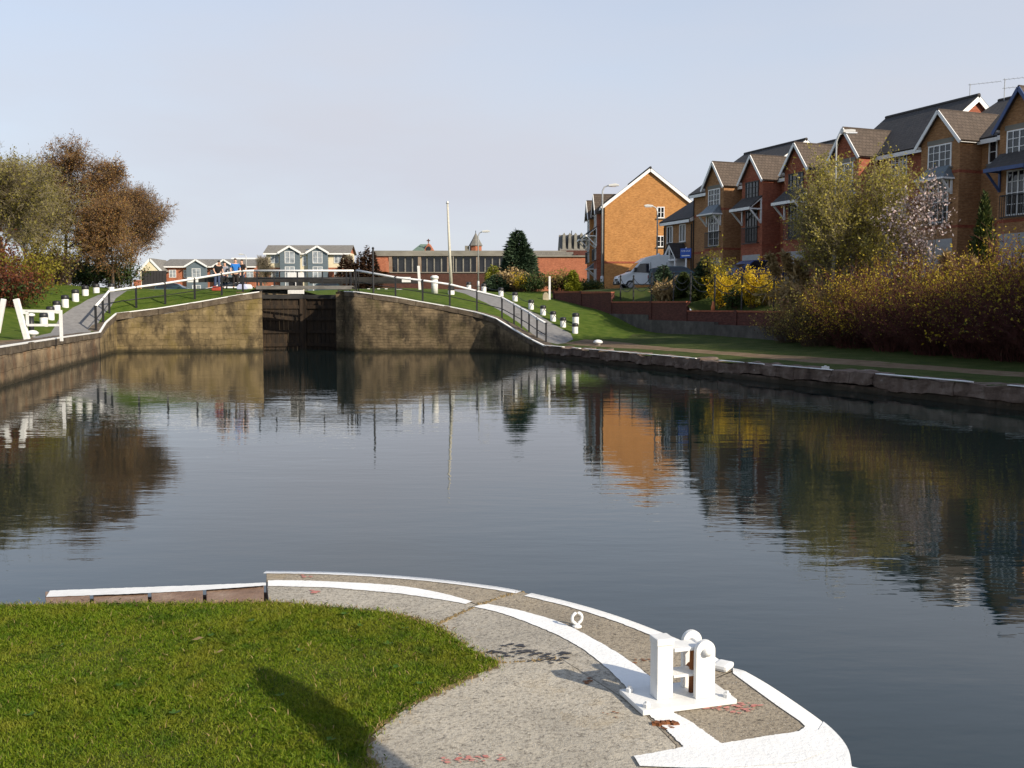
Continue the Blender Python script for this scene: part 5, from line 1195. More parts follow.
# ---- retaining wall of the gardens
gw = thing('garden_wall', 'stepped dark red brick retaining wall on a stained concrete footing', 'wall', W(0, 9, 0), ROW_ROT)
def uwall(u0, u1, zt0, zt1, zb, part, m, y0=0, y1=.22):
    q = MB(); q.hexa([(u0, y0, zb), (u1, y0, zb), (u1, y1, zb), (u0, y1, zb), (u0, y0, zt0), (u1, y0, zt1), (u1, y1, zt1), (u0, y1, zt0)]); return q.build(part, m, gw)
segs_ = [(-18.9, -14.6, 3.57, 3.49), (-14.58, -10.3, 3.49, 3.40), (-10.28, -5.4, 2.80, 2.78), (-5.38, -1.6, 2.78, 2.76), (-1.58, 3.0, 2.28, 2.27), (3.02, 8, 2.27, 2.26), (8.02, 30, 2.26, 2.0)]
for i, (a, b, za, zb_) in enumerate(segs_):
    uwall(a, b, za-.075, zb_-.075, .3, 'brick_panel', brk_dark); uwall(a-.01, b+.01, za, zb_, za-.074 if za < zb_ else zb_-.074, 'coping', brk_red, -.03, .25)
    uwall(a-.12, a+.1, za+.02, za+.02, .3, 'pier', brk_dark, -.06, -.001)
for a, b, z_ in ((-10.3, -5.5, 2.05), (-5.5, 1.6, 1.72), (1.6, 12, 1.55)): uwall(a, b-.02, z_, z_-.04, .2, 'concrete_footing', conc, -.32 if a > -10 else -.1, -.07)
# ---- posts and chains on the wall
def u_at(px, v):
    a = (px-512)/1000; D_ = (v+QX*V0[0]+QY*V0[1])/(a*V0[0]+V0[1]); return (a*D_-QX)*UX+(D_-QY)*UY
V0 = (-UY, UX)
cf = [(620, 9.6), (633, 9.6), (651, 9.6), (673, 9.6), (690, 9.6), (714, 9.6), (741, 9.6), (773, 9.6), (803, 9.6)]; cpts = []
for i, (px_, v_) in enumerate(cf):
    u_ = u_at(px_, v_); zb_ = yard_z(u_, v_); zt = max(zb_+1.15, zpy((277, 277, 274.5, 274, 273.5, 276, 275.5, 277.5, 280)[i], W(u_, v_).y)) if i < 9 else zb_+1.2; zt = min(zt, zb_+1.9)
    o = thing('chain_post', 'slim black iron chain fence post, '+('leftmost of the line', 'second from the left', 'third from the left', 'fourth from the left', 'fifth from the left', 'sixth from the left', 'seventh from the left', 'eighth from the left', 'rightmost of the line')[i]+' on the brick wall', 'fence post', W(u_, v_, zb_), group='posts of the chain fence on the brick wall')
    m = MB(); m.tube([(0, 0, -.1), (0, 0, zt-zb_)], .045, 8); m.build('shaft', black_paint, o); m = MB(); m.lathe([(.05, 0), (.07, .05), (.02, .1)], 8, (0, 0, zt-zb_)); m.build('finial', black_paint, o); cpts.append(W(u_, v_, zt))
ch_ = MB()
for a, b in zip(cpts, cpts[1:]):
    for dz, sg in ((.06, .5), (.5, .42)): ch_.tube([a.lerp(b, t)-Vector((0, 0, dz+sg*4*t*(1-t))) for t in [j/8 for j in range(9)]], .022, 5)
tag(ch_.build('fence_chain', black_paint), 'two drooping black chains between the posts on the brick wall', 'chain')
m = MB(); q = W(u_at(712.5, 9.35), 9.35, 0); m.lathe([(.1, 0), (.11, .3), (.07, .42), (.05, .6)], 10); tag(m.build('terracotta_marker', plain('terracotta', (.5, .16, .06), .8), loc=(q.x, q.y, yard_z(u_at(712.5, 9.35), 9.3)), smooth=True), 'small orange terracotta marker on the wall below the forsythia', 'marker')

# ---- estate agent board
q = u_at(685, 17.2); sb = thing('sale_board', 'blue estate agent board on a post before the brown house', 'sign', W(q, 17.2, 3.88), ROW_ROT+R(28)); zc = zpy(253.8, W(q, 17.2).y)-3.88
m = MB(); m.box(-.05, .05, -.03, .03, -.2, zc+.4); m.build('post', white_trim, sb); m = MB(); m.box(-.42, .42, -.07, -.035, zc-.33, zc+.33); m.build('board', plain('sign_blue', (.02, .09, .42), .4), sb)
tx = bpy.data.curves.new('lettering', 'FONT'); tx.body = 'FOR SALE'; tx.size = .17; tx.align_x = 'CENTER'; to = bpy.data.objects.new('lettering', tx); col.objects.link(to); to.rotation_euler = (R(90), 0, 0); to.location = (0, -.0725, zc+.1)
to.data.materials.append(white_trim); bpy.context.view_layer.update(); me = bpy.data.meshes.new_from_object(to.evaluated_get(bpy.context.evaluated_depsgraph_get())); t2 = bpy.data.objects.new('lettering', me); col.objects.link(t2); t2.parent = sb; t2.rotation_euler = to.rotation_euler; t2.location = to.location; bpy.data.objects.remove(to)
m = MB(); m.box(-.32, .32, -.074, -.071, zc-.2, zc-.13); m.build('white_strip', white_trim, sb)

# ================================================================== vehicles
tyre = plain('tyre', (.02, .02, .02), .85); alloy = plain('wheel_rim', (.35, .35, .36), .4, .5, .5); lamp_g = plain('headlight_glass', (.6, .62, .65), .15, .6); red_g = plain('tail_light', (.35, .02, .02), .2, .6); plate = plain('number_plate', (.75, .75, .7), .5)
def wheel(par, x, y, r, wd_):
    o = MB(); o.tube([(x, y-wd_/2, r), (x, y+wd_/2, r)], r, 20); w_ = o.build('wheel', tyre, par, bevel=.02); s = -1 if y < 0 else 1
    q = MB(); q.tube([(x, y+s*(wd_/2-.02), r), (x, y+s*(wd_/2+.012), r)], r*.62, 14); q.build('rim', alloy, w_)
def body_loft(prof, half, tum=None):
    """side profile (x,z) lofted across the width with tumblehome above the waist"""
    m = MB(); n = len(prof); tum = tum or (lambda z: half); A = [(x, -tum(z), z) for x, z in prof]; Bq = [(x, tum(z), z) for x, z in prof]
    m.v = A+Bq; m.f = [tuple(range(n))[::-1], tuple(range(n, 2*n))]+[(i, (i+1) % n, n+(i+1) % n, n+i) for i in range(n)]; m.mi = [0]*len(m.f); return m
def car(lab, loc, rz, paint, estate=False):
    r = thing('parked_car', lab, 'car', loc, rz); H = 1.46; t = lambda z: .86 if z < .9 else .86-(z-.9)*.40
    pr = [(-2.05, .28), (2.08, .28), (2.15, .5), (2.08, .72), (1.15, .92), (.45, 1.36), (.1, 1.44), (-1.1, H) if estate else (-.9, 1.43), (-1.95, 1.30) if estate else (-1.45, 1.1), (-2.08, .92), (-2.12, .55)]
    body_loft(pr, .86, t).build('body', paint, r, bevel=.05)
    for s in (-1, 1):
        g = MB(); yy = lambda z: s*(t(z)+.004); q = [(1.0, .93), (.42, 1.32), (.06, 1.38), (-1.05, 1.39) if estate else (-.85, 1.37), (-1.8, 1.24) if estate else (-1.25, 1.1), (-1.85, .95) if estate else (-1.4, .95)]
        g.poly([(x, yy(z), z) for x, z in q]); g.poly([(x, yy(z)-s*.002, z) for x, z in q][::-1]); g.build('side_window', dglass, r)
    g = MB(); g.slab((1.13, -.78, .945), (1.13, .78, .945), (.47, .64, 1.375), (.47, -.64, 1.375), .012); g.build('windscreen', dglass, r)
    xb = (-2.1, .96, -1.985, 1.28) if estate else (-2.02, .95, -1.42, 1.2); g = MB(); g.slab((xb[0]-.01, .76, xb[1]), (xb[0]-.01, -.76, xb[1]), (xb[2]-.015, -.66, xb[3]), (xb[2]-.015, .66, xb[3]), .012); g.build('rear_window', dglass, r)
    for x in (-1.3, 1.32):
        for y in (-.79, .79): wheel(r, x, y, .31, .2)
    for s in (-1, 1):
        g = MB(); g.box(2.02, 2.14, s*.62-.17, s*.62+.17, .58, .72); g.build('headlight', lamp_g, r, bevel=.02); g = MB(); g.box(-2.14, -2.04, s*.68-.12, s*.68+.12, .62, .85); g.build('tail_light', red_g, r, bevel=.02)
        g = MB(); g.box(.72, .86, s*.98-.1, s*.98+.1, .92, 1.05); g.build('door_mirror', paint, r, bevel=.02)
    return r
def van(lab, loc, rz, paint):
    r = thing('parked_van', lab, 'van', loc, rz); Hv = 2.5; hw = .97; t = lambda z: hw-max(0, z-1.1)*.06
    pr = [(-2.75, .38), (2.45, .38), (2.62, .5), (2.62, .78), (2.5, 1.0), (1.75, 1.28), (1.05, 2.02), (.55, 2.36), (.05, 2.5), (-.3, Hv+.06), (-2.6, Hv+.04), (-2.75, 2.4)]
    body_loft(pr, hw, t).build('body', paint, r, bevel=.05)
    for s in (-1, 1):
        y = lambda z: s*(t(z)+.005); g = MB(); q = [(1.55, 1.28), (1.0, 1.9), (.35, 1.92), (.35, 1.22)]; g.poly([(x, y(z), z) for x, z in q]); g.build('cab_window', dglass, r)
        g = MB(); g.box(.22, .25, s*(hw+.002)-.006, s*(hw+.002)+.006, .5, 2.0); g.box(-1.0, -.97, s*(hw+.002)-.006, s*(hw+.002)+.006, .5, 2.0); g.box(-2.6, .2, s*(hw+.006)-.012, s*(hw+.006)+.012, .72, .84); g.build('side_trim', black_paint, r)
        g = MB(); g.box(1.3, 1.5, s*1.1-.13, s*1.1+.13, 1.3, 1.6); g.build('door_mirror', black_paint, r, bevel=.03)
        g = MB(); g.box(2.38, 2.59, s*.74-.2, s*.74+.2, .78, .98); g.build('headlight', lamp_g, r, bevel=.03)
    g = MB(); g.slab((1.72, -.86, 1.315), (1.72, .86, 1.315), (1.08, .78, 2.0), (1.08, -.78, 2.0), .012); g.build('windscreen', dglass, r)
    g = MB(); g.box(2.3, 2.68, -.96, .96, .36, .62); g.build('front_bumper', black_paint, r, bevel=.04); g = MB(); g.box(2.6, 2.635, -.5, .5, .66, .8); g.build('grille', black_paint, r)
    g = MB(); g.box(2.681, 2.69, -.26, .26, .44, .55); g.build('number_plate', plate, r); g = MB(); g.lathe([(.12, 0), (.12, .1), (.05, .16)], 10, (-.6, 0, Hv+.055)); g.build('roof_vent', paint, r)
    for x in (-1.75, 1.75):
        for y in (-.86, .86): wheel(r, x, y, .34, .22)
    return r
silver = plain('silver_van_paint', (.62, .66, .68), .35, .5, .1, .03); dgreen = plain('dark_teal_paint', (.02, .045, .055), .2, .6, .2, .03); navy = plain('navy_car_paint', (.02, .04, .14), .2, .6, .2, .03); lilac = plain('pale_blue_car_paint', (.20, .22, .42), .3, .5, .1, .03); wcar = plain('white_car_paint', (.7, .7, .7), .3, .5, 0, .03)
def road_z(x, y): return 3.765
p = at(641, 288, 75); van('pale silver high roofed van parked before the orange gable', (p.x+.75, 75.3, 3.765), R(186), silver)
p = at(680, 288, 68.5); car('dark teal estate car parked behind the conifers', (p.x, 68.5, 3.765), R(-12), dgreen, True)
p = at(759, 285, 60.5); car('navy blue car parked before the red brick houses', (p.x, p.y, 3.8), ROW_ROT+R(90), navy)
p = at(736, 289, 61.5); 0 and car('pale blue car half hidden between the two forsythias', (p.x, p.y-.6, 3.765), ROW_ROT+R(185), lilac)
for (px_, D_, rz_, lab, m_) in ((176, 118, 4, 'dark car parked before the far left apartment block', dgreen), (228, 112, 182, 'pale car standing behind the people at the lock', wcar), (246, 122, 2, 'white car parked right of the people at the lock', wcar), (335, 116, 0, 'dark car far behind the lock walkway', dgreen)):
    car(lab, ((px_-512)/1000*D_, D_, 3.85), R(rz_), m_, True)

# ================================================================== far buildings
pglass = glass_mat('sky_tinted_glass', (.34, .38, .42), .15)  # light base colour stands in for sky reflected in the far panes
def apartment(lab, D_, x0, x1, z_eave, z_ridge, gables, ghw, cream_strip, floors, name='apartment_block', wing=False, zg=3.8, d=9):
    o = Vector((x0, D_, zg)); L = x1-x0; r = thing(name, lab, 'apartment block', o); e, rg = z_eave-zg, z_ridge-zg; h1 = e/floors
    top_c = e-h1*1.0
    m = MB(); m.box(0, L, 0, d, -.5, top_c if floors == 3 else e); m.build('brick_wall', brk_red2, r)
    if floors == 3: m = MB(); m.box(0.01, L-.01, .01, d-.01, top_c+.001, e); m.build('upper_wall', render_cream, r)
    t = MB(); s = (rg-e)/(d/2)
    t.slab((-.3, -.4, e-.4*s+.1), (L+.3, -.4, e-.4*s+.1), (L+.3, d/2, rg+.1), (-.3, d/2, rg+.1), .1); t.slab((L+.3, d+.4, e-.4*s+.1), (-.3, d+.4, e-.4*s+.1), (-.3, d/2, rg+.1), (L+.3, d/2, rg+.1), .1); rf = t.build('roof', roof_grey, r)
    q = MB(); q.prism([(0.02, e), (d-.02, e), (d/2, rg)], 'x', .02, L-.02); q.build('gable_end', brk_red2, r)
    f = MB(); f.box(-.3, L+.3, -.45, -.41, e-.4*s-.15, e-.4*s+.05); f.build('fascia', white_trim, r)
    for g in gables:
        gx = g-x0; p = MB(); p.prism([(gx-ghw, -.5), (gx+ghw, -.5), (gx+ghw, e), (gx, rg-.25), (gx-ghw, e)], 'y', -.8, .3); gp_ = p.build('gabled_bay', render_blue, r)
        gs = (rg-.25-e)/ghw; p = MB(); yb = d/2-.3
        for sg in (-1, 1):
            pts = [(gx+sg*(ghw+.25), -1.0, e-.25*gs+.12), (gx+sg*(ghw+.25), yb, e-.25*gs+.12), (gx, yb, rg-.13), (gx, -1.0, rg-.13)]; p.slab(*(pts if sg > 0 else pts[::-1]), .08)
        p.build('bay_roof', roof_grey, gp_); p = MB()
        for sg in (-1, 1): p.bar((gx+sg*(ghw+.25), -1.03, e-.25*gs), (gx, -1.03, rg-.27), .06, .26)
        p.build('bargeboard', white_trim, gp_)
        for k_ in range(floors): win(r, front(gx, -.8, k_*h1+.55), 1.35, 1.65, 2, 2, upvc, pglass)
    if cream_strip:
        a, b = cream_strip; p = MB(); p.box(a-x0, b-x0, -.25, .1, -.5, e-.05); p.build('cream_strip', render_cream, r); 
        for k_ in range(1, floors): win(r, front((a+b)/2-x0, -.25, k_*h1+.2), .55, 1.4, 1, 2, upvc, pglass)
    return r, e, h1, L
mb_, e_, h1_, L_ = apartment('three storey block with two blue grey gables behind the lock gates', 140, -34.2, -22.7, 10.1, 11.15, [-30.75, -26.9], 1.35, (-29.4, -28.25), 3, d=5)
for x in (1.2, 10.0):
    for k_ in range(3): win(mb_, front(x, 0, k_*h1_+.6), 1.1, 1.15, 2, 2, upvc, pglass)
m = MB(); m.slab((5.4, .6, e_+.42), (6.4, .6, e_+.42), (6.4, 1.3, e_+.58), (5.4, 1.3, e_+.58), .05); m.build('skylight', glassy, mb_)
lb_, e_, h1_, L_ = apartment('long two storey red brick block with two blue grey gables beyond the left lawn', 160, -55.6, -40.9, 9.05, 10.25, [-50.0, -45.6], 1.55, None, 2)
for x in (1.6, 3.9, 8.2, 12.2, 13.9):
    for k_ in range(2): win(lb_, front(x, 0, k_*h1_+.8), 1.1, 1.2, 2, 2, upvc, pglass)
q = MB(); q.prism([(0, -.5), (3.2, -.5), (3.2, 4.4), (1.6, 6.2), (0, 4.4)], 'y', -2.2, 0, M=Matrix.Translation((-2.4, -1, 0))); wg = q.build('end_wing', render_cream, lb_)
q = MB(); 
for sg in (-1, 1): q.bar((-.8+sg*1.9, -3.3, 4.15), (-.8, -3.3, 6.15), .08, .3)
q.build('bargeboard', white_trim, wg); q = MB()
for sg in (-1, 1):
    pts = [(-.8+sg*1.9, -3.3, 4.3), (-.8+sg*1.9, 4, 4.3), (-.8, 4, 6.35), (-.8, -3.3, 6.35)]; q.slab(*(pts if sg > 0 else pts[::-1]), .1)
q.build('wing_roof', roof_grey, wg)
win(lb_, front(-.8, -3.2, 2.6), 1.4, 1.6, 2, 2); q = MB(); q.box(L_-6.2, L_-1.2, 9, 12, 6.0, 7.0); q.build('rear_parapet', white_trim, lb_)
q = MB(); q.slab((9.9, .6, e_+.28), (11, .6, e_+.28), (11, 1.3, e_+.48), (9.9, 1.3, e_+.48), .05); q.build('skylight', glassy, lb_)
m = MB(); m.box(-1.0, 1.0, -.1, .1, -.3, 3.3); 
for j in range(8): m.box(-.98+j*.245, -.78+j*.245, -.13, -.101, -.3, 3.3)
fn = m.build('dark_fence', plain('dark_fence_panel', (.03, .028, .028), .8), loc=(-47.6+.6, 132, 3.8)); fn.scale = (1.6, 1, 1.05); tag(fn, 'dark boarded fence panel under the trees at the far left block', 'fence')
m = MB(); m.box(-.35, .35, -.35, .35, -.3, 1.9); m.box(-.42, .42, -.42, .42, 1.9, 2.05); tag(m.build('brick_pier', brk_red2, loc=(-46.6, 125, 3.8)), 'squat orange brick pier right of the dark fence panel', 'pier')
# industrial shed
D_ = 130; sh = thing('industrial_shed', 'long derelict brick works with concrete band and tall dark window bays', 'factory', (-18.1, D_, 3.7))
Lx = 25.0; zb = lambda y: zpy(y, D_)-3.7
m = MB(); m.box(0, Lx, 0, 16, -.5, zb(272.9)); m.build('brick_base', brk_works, sh); m = MB(); m.box(2.3, Lx, .35, 15.6, zb(272.85), zb(257.2)); m.build('dark_glazing', dglass, sh)
m = MB(); m.box(0, Lx+.1, -.25, 16.2, zb(256.6), zb(251.3)); m.build('concrete_band', conc_pale, sh)
m = MB(); m.box(0, 2.25, -.02, 15.8, zb(272.85), zb(256.7)); m.build('end_wall', brk_red2, sh)
m = MB()
for j in range(24):
    x = 2.4+j*.94
    if j % 4 != 0: m = MB(); m.box(x-.07, x+.07, .15, .345, zb(272.8), zb(256.8)); m.build('mullion', conc_pale, sh)
rough_mat('rusty_concrete', [(.3, (.18, .12, .08)), (.7, (.27, .22, .17))], 1.2, .9, .01)
for j in range(0, 25, 4): x = 2.4+j*.94; m = MB(); m.box(x-.2, x+.2, -.1, .34, zb(272.8), zb(256.7)); m.build('pier', MATS['rusty_concrete'], sh)
m = MB(); m.box(2.3, Lx+.05, -.12, .12, zb(273.2), zb(272.3)); m.build('sill_band', conc_pale, sh)
m = MB(); m.prism([(.0, zb(272.8)), (2.2, zb(272.8)), (2.2, zb(262)), (1.7, zb(260.5)), (.6, zb(266))], 'y', -3.2, -.03); m.build('lean_to', brk_red2, sh)
m = MB(); m.tube([(10.5, 0, zb(272)), (10.5, -.2, zb(257))], .1, 6); m.build('drain_pipe', conc_pale, sh)
lr = thing('low_brick_shed', 'orange brick shed with flat grey roof right of the works', 'factory', (7.0, 124, 3.7)); zb = lambda y: zpy(y, 124)-3.7
m = MB(); m.box(-4.5, 2.6, 0, 14, -.5, zb(257.4)); m.build('wall', brk_red2, lr); m = MB(); m.box(-4.7, 2.8, -.2, 14.2, zb(257.3), zb(256.0)); m.build('coping', conc_pale, lr)
m = MB(); m.box(-4.4, .8, 4, 13, zb(256), zb(250.6)); m.build('roof_light', roof_grey, lr); m = MB(); m.box(.81, 2.4, 3.8, 12, zb(256), zb(252.5)); m.box(1.2, 1.9, 2, 4, zb(256), zb(253.5)); m.build('parapet', brk_dark, lr)
m = MB(); m.box(2.61, 4.2, .6, 12, -.5, zb(254.5)); m.build('stair_block', brk_red2, lr)
for k_ in range(3): win(lr, front(3.4, .6, .6+k_*2.1), 1.0, 1.6, 2, 2)
# church gable, turret and ribbed roof in the distance
D_ = 205; P_ = lambda px_, py_: ((px_-512)/1000*D_, zpy(py_, D_))
cg = thing('church_gable', 'small red church gable with green roof and finial above the works', 'church', (P_(426, 0)[0], D_, 3.7)); f = lambda a, b: (P_(a, 0)[0]-P_(426, 0)[0], zpy(b, D_)-3.7)
m = MB(); m.prism([f(423, 300), f(434, 300), f(434, 251.5), f(429, 243.6), f(424, 251.5)], 'y', 0, 6); m.build('gable_wall', brk_red2, cg)
m = MB(); a, b = f(413, 251.8), f(429, 243.9); m.slab((a[0], -1, a[1]), (b[0]-.9, -1, a[1]), (b[0]-.1, 3, b[1]), (a[0]+1.4, 3, b[1]), .3); m.build('green_roof', rough_mat('verdigris_roof', [(.3, (.09, .14, .11)), (.7, (.14, .19, .15))], 1, .8, 0), cg)
m = MB(); q = f(429, 243.5); m.tube([(q[0], .1, q[1]), (q[0], .1, q[1]+.8)], .12, 6); m.box(q[0]-.35, q[0]+.35, .0, .2, q[1]+.35, q[1]+.55); m.build('finial', brk_dark, cg); m = MB(); q = f(429.2, 249.5); m.tube([(q[0], -.12, q[1]), (q[0], .1, q[1])], .5, 12); m.build('rose_window', dglass, cg)
tu = thing('church_turret', 'red brick turret with pointed grey spire above the works', 'church', (P_(476, 0)[0], D_, 3.7)); f = lambda a, b: (P_(a, 0)[0]-P_(476, 0)[0], zpy(b, D_)-3.7)
m = MB(); m.lathe([(1.2, -1), (1.2, f(0, 246.5)[1])], 8); m.build('drum', brk_red2, tu); m = MB(); m.lathe([(1.45, f(0, 246.5)[1]), (.75, f(0, 240.5)[1]), (.08, f(0, 234)[1])], 8); m.build('spire', roof_grey, tu); m = MB(); m.tube([(0, 0, f(0, 234.2)[1]), (0, 0, f(0, 231.5)[1])], .07, 5); m.build('finial', black_paint, tu)
m = MB(); m.box(-2.2, -1.3, -.4, .5, 0, f(0, 246.5)[1]); m.build('side_stack', conc_pale, tu)
D_ = 170; rx = (575-512)/1000*D_; rb_ = thing('ribbed_roof_hall', 'hall with steep grey ribbed roof seen beyond the shed', 'church', (rx, D_, 3.7)); zb = lambda y: zpy(y, D_)-3.7
m = MB(); m.box(-2.4, 3.4, 0, 9, -.5, zb(251)); m.build('wall', brk_dark, rb_); m = MB(); m.prism([(0, zb(251.5)), (9, zb(251.5)), (4.5, zb(233.8))], 'x', -2.6, 3.5); m.build('roof', roof_grey, rb_)
m = MB()
for j in range(6):
    x = -1.9+j*.98; m.prism([(x-.28, zb(250)), (x+.28, zb(250)), (x+.2, zb(235)), (x, zb(233.2)), (x-.2, zb(235))], 'y', .4, 4.4)
m.build('roof_ribs', conc_pale, rb_); m = MB(); m.tube([(-.4, 4.5, zb(234)), (-.4, 4.5, zb(229.5))], .08, 5); m.build('finial', black_paint, rb_)

# ================================================================== lamp posts
def lamp(lab, x, y, z, h, arm, d, s=1.0):
    o = thing('street_lamp', lab, 'street lamp', (x, y, z)); m = MB(); m.lathe([(.11*s, -.1), (.11*s, 1.1), (.075*s, 1.15)], 10); m.tube([(0, 0, 1.1), (0, 0, h-.4), (.12*d, 0, h-.12), (.4*d, 0, h), (arm*d, 0, h+.03)], [.07*s, .055*s, .05*s, .045*s, .04*s], 8); m.build('column', steel, o, True)
    m = MB(); m.prism([(0, 0), (.75*s, .03), (.75*s, .12), (.5*s, .2*s), (0, .12)], 'y', -.15*s, .15*s); 
    for i, q in enumerate(m.v): m.v[i] = (d*(arm-.1+q[0]), q[1], h-.05+q[2])
    hd = m.build('lamp_head', plain('lamp_housing', (.55, .55, .53), .5), o, bevel=.02); m = MB(); m.box(min(d*arm, d*(arm+.5)), max(d*arm, d*(arm+.5)), -.11, .11, h-.085, h-.03); m.build('lens', lamp_g, hd); return o
def lamp_px(lab, px_, py_top, D_, zg, arm, d, s=1.0): return lamp(lab, (px_-512)/1000*D_, D_, zg, zpy(py_top, D_)-zg, arm, d, s)
lamp_px('tall grey street lamp against the left corner of the orange gable', 601.5, 187.5, 79, 3.76, .55, 1, 1.1)
lamp_px('street lamp with arm to the left in front of the orange gable', 656, 207.5, 77.5, 3.76, .45, -1, .9)
lamp_px('street lamp left of the dark conifer before the works', 478.5, 232.5, 95, 3.8, .45, 1, 1.0)
lamp_px('tall street lamp rising out of the yellow sallow', 831.5, 135, 43.5, 3.7, .35, 1, .7)
lamp_px('far thin street lamp above the left apartment block', 248, 255, 150, 3.8, .5, -1, 1.0)

# ================================================================== people at the lock
cl = {k_: plain('cloth_'+k_, c, .9, .1, 0, .1) for k_, c in dict(black=(.02, .02, .022), grey=(.30, .31, .35), blue=(.03, .15, .45), denim=(.05, .07, .13), dark=(.03, .025, .025)).items()}
hair_b = plain('brown_hair', (.045, .028, .018), .7); hair_d = plain('dark_hair', (.02, .015, .012), .7)
for px_, D_, rz_, top, bot, lab, pose, Hh in ((218.5, 59.5, 40, 'black', 'denim', 'person in black T-shirt leaning forward on the left balance beam', 'lean', 1.74), (226.5, 60, -10, 'grey', 'denim', 'person in pale grey top standing between black and blue tops', 'stand', 1.58), (237, 59.6, 20, 'blue', 'dark', 'person in bright blue T-shirt at the left balance beam', 'stand', 1.76), (243.5, 60.5, -25, 'dark', 'denim', 'person in dark brown top right of the blue T-shirt', 'stand', 1.7)):
    x = (px_-512)/1000*D_; person(lab, (x, D_, gz(x, D_)), R(rz_), cl[top], cl[bot], hair_b if top != 'black' else hair_d, skin_m, pose, None, Hh)
def bag(px_, D_, m_, lab, s):
    x = (px_-512)/1000*D_; o = thing('bag', lab, 'bag', (x, D_, gz(x, D_))); b = MB(); b.prism([(-.35*s, 0), (.35*s, 0), (.38*s, .16*s), (.25*s, .36*s), (-.22*s, .38*s), (-.38*s, .18*s)], 'y', -.2*s, .2*s); b.build('body', m_, o, bevel=.05*s); b = MB(); b.tube([(-.15*s, 0, .36*s), (-.1*s, 0, .5*s), (.1*s, 0, .5*s), (.15*s, 0, .36*s)], .02*s, 6); b.build('handle', black_cloth, o)
bag(218, 58.4, plain('red_nylon', (.35, .05, .03), .8), 'red bag lying on the grass before the black T-shirt person', .72)
bag(243.5, 58.6, plain('pale_nylon', (.42, .45, .62), .8), 'pale blue and white bag on the grass right of the group', .8)
bag(248.5, 58.8, plain('white_nylon', (.65, .65, .66), .8), 'white bag on the grass nearest the gate walkway', .75)
# unseen pole, added to cast the lawn shadow of an unknown object
tp = thing('shadow_pole', 'added timber pole leaning right of the camera to cast the lawn shadow', 'pole', (.97, 1.31, PZ))
m = MB(); m.tube([(-.05, -.015, -.1), (.28, .08, .55), (.80, .24, 1.6), (1.04, .31, 2.08), (1.10, .33, 2.2)], [.09, .09, .085, .08, .04], 14); m.build('shaft', grey_wood, tp, True); m = MB(); m.lathe([(.2, -.02), (.2, .02), (.15, .05)], 12); m.build('foot_plate', rust, tp)
# ================================================================== vegetation
def cfg(**k):
    b = dict(n=[9, 6, 5, 3, 2], taper=[.15, .3, .35, .4, .5], wig=[.05, .12, .16, .2, .25], up=[.02, .05, .04, .02, 0], kids=[3, 2, 2, 1.5, 0], ang=[.85, .7, .65, .6, .6], len=[3, 1.6, .9, .5, .3], rk=[.5, .55, .6, .6, .6], bare=[.25, .2, .15, .1, 0], depth=3, leaf_lv=3, minr=.012, shape=round_shape)
    b.update(k); return b
alder = cfg(kids=[3, 2, 1.5, 1.4, 0], len=[3.4, 1.7, .9, .5, .3], ang=[1.05, .75, .7, .65, .6], bare=[.27, .15, .1, .1, 0], depth=4, leaf_lv=3, shape=cone_shape, minr=.011, up=[.02, .06, .05, .02, 0])
spread_c = cfg(kids=[3, 2, 1.5, 1.4, 0], len=[4.2, 2.2, 1.2, .6, .3], ang=[.8, .7, .7, .6, .6], bare=[.3, .2, .1, .1, 0], depth=4, leaf_lv=3, minr=.011)
bare_c = cfg(kids=[3, 2, 2, 2, 0], len=[3.2, 1.6, .9, .5, .3], ang=[.65, .6, .6, .6, .5], bare=[.3, .2, .1, .1, 0], depth=4, leaf_lv=4, minr=.010, up=[.03, .1, .08, .05, 0])
sallow_c = cfg(n=[8, 6, 4, 3, 2], kids=[2, 1.6, 1, 0, 0], len=[1.8, 1.0, .55, .3, .3], ang=[.5, .5, .55, .5, .5], bare=[.25, .2, .1, .1, 0], depth=3, leaf_lv=2, minr=.006, up=[.04, .12, .1, .05, 0], wig=[.07, .12, .16, .2, .2], shape=lambda lv, t: 1.0)
def spot(px, D, dz=0): x = (px-512)/1000*D; return (x, D, gz(x, D)+dz)
L_ = 'trees on the left bank'
def sc_len(c, f, **k): return {**c, 'len': [x*f for x in c['len']], **k}
tree('alder_tree', 11, 7.9, .15, sc_len(alder, .72), bark, leaf_alder, .062, 1, 'tallest brown catkin laden alder tree on the left bank', 'tree', spot(66, 66), L_, spread=.07, keep=.6, twig=twig_alder)
tree('alder_tree', 12, 7.3, .13, sc_len(alder, .62), bark, leaf_alder, .062, 1, 'brown alder tree with open crown right of the tallest one', 'tree', spot(98, 67), L_, spread=.07, keep=.5, twig=twig_alder)
tree('alder_tree', 13, 4.7, .11, sc_len(alder, .66), bark, leaf_alder, .062, 1, 'rust brown alder with low spreading twigs above the ramp bend', 'tree', spot(115, 64), L_, spread=.07, lean=(.1, 0), keep=.7, twig=twig_alder)
tree('bare_tree', 14, 5.0, .09, sc_len(bare_c, .7), bark, leaf_alder, .06, 1, 'thin nearly leafless tree at the right end of the left bank trees', 'tree', spot(133, 70), L_, spread=.05, lean=(.06, 0), keep=.3, twig=twig_alder)
tree('leafing_tree', 15, 4.4, .15, sc_len(spread_c, .72), bark, leaf_olive, .07, 1, 'olive green tree just coming into leaf at the left frame edge', 'tree', spot(6, 58), L_, spread=.08, keep=.6, twig=twig_pale)
tree('leafing_tree', 16, 4.9, .14, sc_len(spread_c, .68), bark, leaf_olive, .07, 1, 'olive green tree coming into leaf left of the brown alders', 'tree', spot(38, 64), L_, spread=.08, keep=.5, twig=twig_pale)
